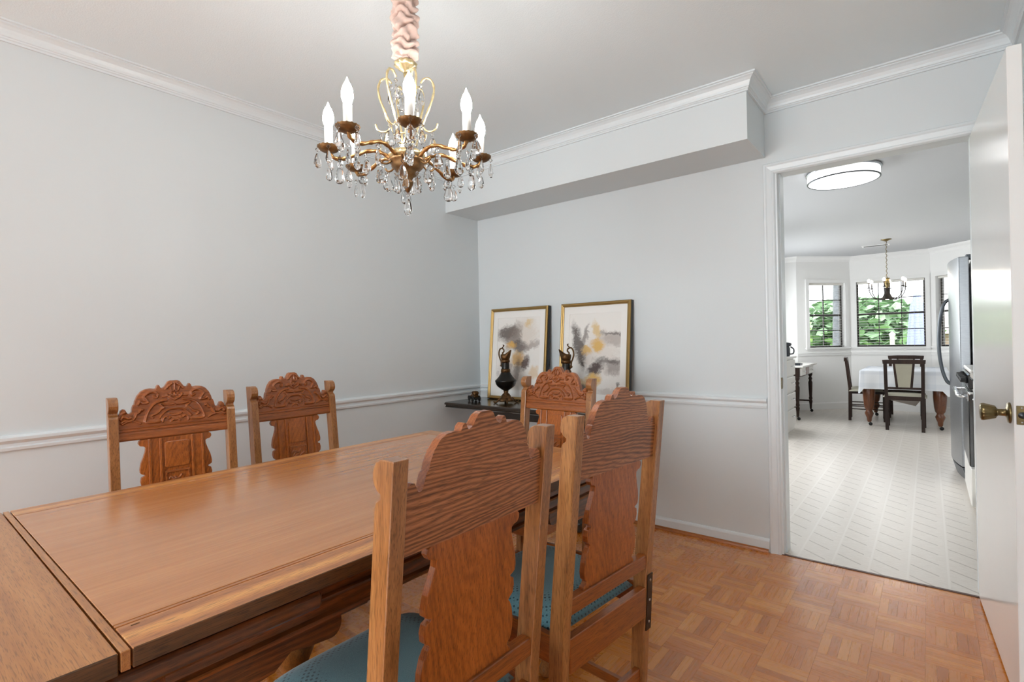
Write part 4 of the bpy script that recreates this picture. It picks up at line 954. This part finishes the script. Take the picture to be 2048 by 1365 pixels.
# little writing desk
ds = thing('side_desk', 'small desk with a white top and dark turned legs beyond the drawers', 'desk', (1.12, 5.58, 0))
MB().cbox((-0.255, -0.56, 0.735), (0.31, 0.58, 0.762), 0.004).build('desk_top', 'enamel_white', ds)
MB().cbox((-0.25, -0.53, 0.60), (0.255, 0.55, 0.735), 0.004).build('frieze', 'walnut', ds)
dw = MB().cbox((0.255, -0.50, 0.615), (0.272, 0.50, 0.725), 0.004).build('drawer', 'enamel_white', ds)
MB().cbox((0.272, -0.12, 0.62), (0.276, 0.12, 0.72), 0.002).build('inlay', 'red_oak_leg', dw)
for yc in (-0.3, 0.3): MB().lathe([(0.006, 0.27), (0.007, 0.285), (0.014, 0.292), (0.012, 0.30), (0.001, 0.302)], 14, (0, yc, 0.67), axis='X').build('knob', 'chrome', dw)
dleg = meshof(MB().lathe([(0.010, 0.04), (0.014, 0.06), (0.018, 0.12), (0.026, 0.17), (0.018, 0.19), (0.026, 0.21), (0.020, 0.24), (0.026, 0.36), (0.029, 0.46), (0.018, 0.49), (0.028, 0.52), (0.016, 0.545), (0.030, 0.58), (0.030, 0.61)], 14), 'leg', 'walnut')
for sx in (-0.21, 0.225):
    for sy in (-0.50, 0.52): l = share(dleg, 'leg', ds, (sx, sy, 0)); share(cst, 'caster', l)
for sy in (-0.50, 0.52): MB().tube([(-0.21, sy, 0.175), (0.225, sy, 0.175)], 0.012, 8).build('stretcher', 'walnut', ds)
MB().tube([(0.0, -0.50, 0.175), (0.0, 0.52, 0.175)], 0.012, 8).build('stretcher', 'walnut', ds)
pb = thing('pen_tray', 'small dark tray on the white desk top', 'tray', (1.33, 5.2, 0.762))
ring_wall(MB(), -0.05, 0.05, -0.08, 0.08, -0.044, 0.044, -0.074, 0.074, 0.004, 0.03, lambda a, b, t: (a, b, t)).build('rim', 'appliance_black', pb); MB().cbox((-0.05, -0.08, 0.0), (0.05, 0.08, 0.006), 0.002).build('base', 'appliance_black', pb)

# refrigerator
fr = thing('refrigerator', 'stainless steel refrigerator with a long bowed handle', 'refrigerator', (3.35, 2.78, 0))
MB().cbox((-0.295, -0.44, 0.03), (0.33, 0.45, 1.75), 0.006).build('cabinet', 'steel_dark', fr)
def fdoor(y0_, y1_):
    vs = []; n = 12
    prof = []
    for i in range(n+1):
        y = y0_+(y1_-y0_)*i/n; yy = (y-0.005)/0.45
        prof.append((-0.375-0.055*(1-yy*yy), y))
    poly = prof+[(-0.312, y1_), (-0.312, y0_)]
    return bev(MB().prism(poly, 0.115, 1.77, lambda a, b, h: (a, b, h)).build('door', 'steel', fr), 0.006)
d1 = fdoor(-0.445, 0.02); d2 = fdoor(0.03, 0.455)
for dd, yy in ((d1, -0.03), (d2, 0.08)):
    hp = [(-0.425, yy, 1.46), (-0.455, yy, 1.43), (-0.480, yy, 1.34), (-0.495, yy, 1.20), (-0.498, yy, 1.08), (-0.492, yy, 0.96), (-0.475, yy, 0.84), (-0.450, yy, 0.76), (-0.425, yy, 0.735)]
    MB().tube(spline(hp, 5), 0.013, 10).build('handle', 'steel_dark', dd)
MB().cbox((-0.379, -0.40, 1.665), (-0.3765, -0.33, 1.69), 0.001).build('badge', 'steel_dark', d1)
MB().cbox((-0.33, -0.40, 1.75), (-0.24, -0.34, 1.79), 0.006).build('hinge_cap', 'steel_dark', fr)
vs = []
gp = [(-0.37-0.055*(1-(y/0.45)**2), y) for y in [(-0.44+0.89*i/12) for i in range(13)]]
MB().prism(gp+[(-0.29, 0.45), (-0.29, -0.44)], 0.012, 0.105, lambda a, b, h: (a+0.03*max(0, 0.06-h)/0.06, b, h)).build('kick_grille', 'steel_dark', fr)

# range
rg = thing('kitchen_range', 'white range with dark oven glass and chrome handle, half hidden by the door', 'stove', (3.365, 1.84, 0))
MB().cbox((-0.355, -0.38, 0.02), (0.30, 0.40, 0.90), 0.004).build('body', 'enamel_white', rg)
MB().cbox((-0.375, -0.385, 0.90), (0.30, 0.405, 0.925), 0.006).build('cooktop', 'enamel_white', rg)
MB().cbox((-0.385, -0.375, 0.80), (-0.355, 0.395, 0.895), 0.006).build('control_panel', 'oven_glass', rg)
for k, yy in enumerate((-0.29, -0.14, 0.01, 0.16, 0.31)): MB().lathe([(0.024, -0.385), (0.024, -0.395), (0.019, -0.400), (0.017, -0.418), (0.012, -0.422), (0.001, -0.422)], 20, (0, yy, 0.855), axis='X').build('knob', 'rubber_black', rg)
od = MB().cbox((-0.385, -0.375, 0.29), (-0.355, 0.395, 0.785), 0.006).build('oven_door', 'oven_glass', rg)
MB().cbox((-0.389, -0.375, 0.72), (-0.383, 0.395, 0.785), 0.002).build('door_trim', 'chrome', od)
MB().tube([(-0.385, -0.33, 0.745), (-0.425, -0.325, 0.75), (-0.435, -0.28, 0.752), (-0.435, 0.30, 0.752), (-0.425, 0.345, 0.75), (-0.385, 0.35, 0.745)], 0.012, 10).build('handle', 'chrome', od)
MB().cbox((-0.38, -0.375, 0.03), (-0.355, 0.395, 0.275), 0.005).build('drawer', 'enamel_white', rg)
bc = thing('base_cabinet', 'white base cabinet with worktop behind the open door', 'cabinet', (3.35, 0.80, 0))
MB().cbox((-0.33, -0.66, 0.10), (0.34, 0.64, 0.88), 0.004).build('body', 'enamel_white', bc)
MB().cbox((-0.28, -0.66, 0.0), (0.34, 0.64, 0.10), 0.003).build('toe_kick', 'rubber_black', bc)
MB().cbox((-0.36, -0.67, 0.88), (0.345, 0.645, 0.915), 0.005).build('worktop', 'patio_stone', bc)
for yy in (-0.64, -0.20, 0.22): dr = MB().cbox((-0.348, yy, 0.13), (-0.33, yy+0.40, 0.86), 0.004).build('cabinet_door', 'enamel_white', bc); MB().lathe([(0.006, -0.348), (0.007, -0.362), (0.013, -0.368), (0.001, -0.374)], 12, (0, yy+0.36, 0.78), axis='X').build('knob', 'chrome', dr)

# black iron chandelier over the kitchen table
kc = thing('kitchen_chandelier', 'black iron chandelier with a bell centre and small round bulbs over the kitchen table', 'chandelier', (2.366, 5.43, 0))
MB().lathe([(0.06, H), (0.062, H-0.006), (0.03, H-0.018), (0.008, H-0.03)], 20).build('canopy', 'brass_antique', kc)
pts = [(0.006*math.sin(i*1.3), 0.006*math.cos(i*1.3), H-0.03-0.48*i/40) for i in range(41)]
MB().tube(pts, 0.004, 6).build('chain', 'brass_antique', kc)
MB().lathe([(0.008, 1.93), (0.03, 1.925), (0.034, 1.91), (0.026, 1.895), (0.034, 1.87), (0.036, 1.85), (0.022, 1.835), (0.028, 1.82), (0.020, 1.80), (0.022, 1.79)], 20).build('column', 'brass_antique', kc)
bell = MB().lathe([(0.032, 1.795), (0.036, 1.785), (0.028, 1.775), (0.030, 1.74), (0.036, 1.71), (0.052, 1.675), (0.085, 1.645), (0.095, 1.636), (0.088, 1.638), (0.045, 1.675), (0.02, 1.70)], 28).build('bell', 'black_iron', kc)
MB().lathe([(0.001, 1.632), (0.018, 1.638), (0.026, 1.652), (0.022, 1.67), (0.010, 1.685)], 16).build('bulb', 'bulb_warm', kc)
karm = meshof(MB().tube(spline([(0.035, 0, 1.66), (0.09, 0, 1.64), (0.155, 0, 1.665), (0.200, 0, 1.735), (0.212, 0, 1.80)], 6), 0.0055, 8), 'arm', 'black_iron')
kcup = meshof(MB().lathe([(0.006, 1.795), (0.022, 1.800), (0.024, 1.806), (0.007, 1.810), (0.007, 1.872)], 14, (0.212, 0, 0)), 'candle_cup', 'black_iron')
kbul = meshof(MB().lathe([(0.007, 1.870), (0.014, 1.882), (0.016, 1.895), (0.012, 1.910), (0.001, 1.918)], 14, (0.212, 0, 0)), 'bulb', 'bulb_warm')
for k in range(6):
    a = share(karm, 'arm', kc, (0, 0, 0), (0, 0, R(25)+k*PI/3)); share(kcup, 'candle_cup', a); share(kbul, 'bulb', a)

# ================================================================== GARDEN BEYOND THE BAY
struct(MB().prism([(-25, 7.1), (30, 7.1), (30, 60), (-25, 60)], -0.35, -0.30, lambda a, b, h: (a, b, h)), 'ground', 'grass')
struct(MB().prism([(-2, 7.1), (8, 7.1), (8, 11.5), (-2, 11.5)], -0.30, -0.27, lambda a, b, h: (a, b, h)), 'patio', 'patio_stone')
def tree(name, label, x, y, h, cr, mat, trunk_r=0.12, n=900, low=0.35):
    n = int(n*2.6)
    t_ = thing(name, label, 'tree', (x, y, -0.3), 0, 'trees beyond the bay window')
    MB().tube(spline([(0, 0, 0), (0.1, 0.05, h*0.3), (0, 0.1, h*0.55), (0.05, 0, h*0.8)], 5), [trunk_r*(1-0.6*i/15) for i in range(16)], 8).build('trunk', 'bark_grey', t_)
    mb = MB(); rnd = random.Random(int(x*100+y))
    for i in range(n):
        while True:
            p = Vector((rnd.uniform(-1, 1), rnd.uniform(-1, 1), rnd.uniform(-1, 1)))
            if 0.25 < p.length < 1: break
        c_ = Vector((p.x*cr, p.y*cr, h*low+(p.z+1)/2*h*(1.05-low))); q = Matrix.Rotation(rnd.uniform(0, 6.28), 3, 'Z') @ Matrix.Rotation(rnd.uniform(-1.2, 1.2), 3, 'X')
        s_ = rnd.uniform(0.05, 0.13)*cr/1.5
        mb.add([c_+q @ Vector(v)*s_ for v in ((-1, -0.6, 0), (0.2, -1, 0.1), (1, 0.3, 0), (0.1, 1, -0.1), (-0.8, 0.5, 0))], [(0, 1, 2, 3, 4)])
    f_ = mb.build('foliage', mat, t_); f_['kind'] = 'stuff'
tree('garden_tree', 'leafy lime green tree left of the grey trunk outside', -1.6, 15.5, 2.5, 1.5, 'leaf_lime', low=0.2)
tree('garden_tree', 'broad green tree filling the middle of the wide bay window', 0.6, 21, 2.8, 2.6, 'leaf_green', n=1300, low=0.1)
tree('garden_tree', 'green tree behind the closed patio umbrella', 6.2, 24, 2.9, 2.6, 'leaf_green', n=1300, low=0.1)
tree('garden_tree', 'pale green tree beside the refrigerator in the side window', 9.5, 18, 3.9, 2.2, 'leaf_lime', n=1000, low=0.1)
tk = tag(MB().tube(spline([(0, 0, -0.35), (0.01, 0, 1), (0.03, 0.02, 2.4), (0.02, 0, 4.2), (0, 0, 7)], 6), [0.16-0.03*i/24 for i in range(25)], 18).build('tree_trunk', 'bark_grey', None, (1.36, 9.6, 0)), 'thick grey tree trunk standing close outside the left bay window', 'tree trunk')
um = thing('patio_umbrella', 'closed pale blue patio umbrella outside the wide bay window', 'umbrella', (2.62, 9.9, -0.27))
MB().lathe([(0.02, 0.0), (0.02, 2.30)], 10).build('pole', 'patio_white', um); MB().lathe([(0.24, 0.0), (0.24, 0.05), (0.05, 0.08), (0.03, 0.2)], 20).build('base', 'patio_stone', um)
MB().lathe([(0.02, 2.28), (0.05, 2.22), (0.10, 2.0), (0.13, 1.6), (0.155, 1.2), (0.185, 0.85), (0.17, 0.80)], 40, flute=8, fd=0.16).build('canopy', 'umbrella_cloth', um)
pt = thing('patio_chair', 'white wire patio chair on the terrace outside the wide window', 'chair', (1.95, 10.4, -0.27), R(200))
MB().tube([(0.2*math.cos(a*PI/12), 0.2*math.sin(a*PI/12), 0.45) for a in range(24)], 0.012, 6, closed=True).build('seat_ring', 'patio_white', pt)
for a in (45, 135, 225, 315): MB().tube([(0.19*math.cos(R(a)), 0.19*math.sin(R(a)), 0.45), (0.23*math.cos(R(a)), 0.23*math.sin(R(a)), 0)], 0.012, 6).build('leg', 'patio_white', pt)
MB().tube(spline([(-0.15, -0.16, 0.45), (-0.2, -0.2, 0.8), (-0.22, 0, 0.95), (-0.2, 0.2, 0.8), (-0.15, 0.16, 0.45)], 6), 0.014, 6).build('back_hoop', 'patio_white', pt)
MB().lathe([(0.19, 0.445), (0.19, 0.455)], 24).build('seat', 'patio_white', pt)
gp_ = tag(MB().lathe([(0.05, -0.3), (0.05, 1.15), (0.065, 1.16), (0.065, 1.2), (0.001, 1.26)], 12).build('garden_post', 'patio_white', None, (2.10, 12.5, 0)), 'slim white post standing in the garden left of the umbrella', 'post')
hs = thing('neighbour_house', 'low distant house with a pale roof beyond the garden', 'house', (3.2, 32, -0.3))
MB().box((-5, -2, 0), (5, 2, 1.5)).build('wall', 'house_wall', hs)
MB().prism([(-2.4, 1.5), (2.4, 1.5), (0, 2.5)], -5.3, 5.3, lambda a, b, h: (h, a, b)).build('roof', 'house_roof', hs)
fc = thing('garden_fence', 'low weathered garden fence outside the left bay window', 'fence', (-0.2, 13, -0.3))
for k in range(9): MB().box((-2.2+k*0.5, -0.03, 0), (-2.14+k*0.5, 0.03, 0.85)).build('post', 'fence_wood', fc)
for z_ in (0.35, 0.7): MB().box((-2.2, -0.045, z_), (1.9, -0.03, z_+0.09)).build('rail', 'fence_wood', fc)
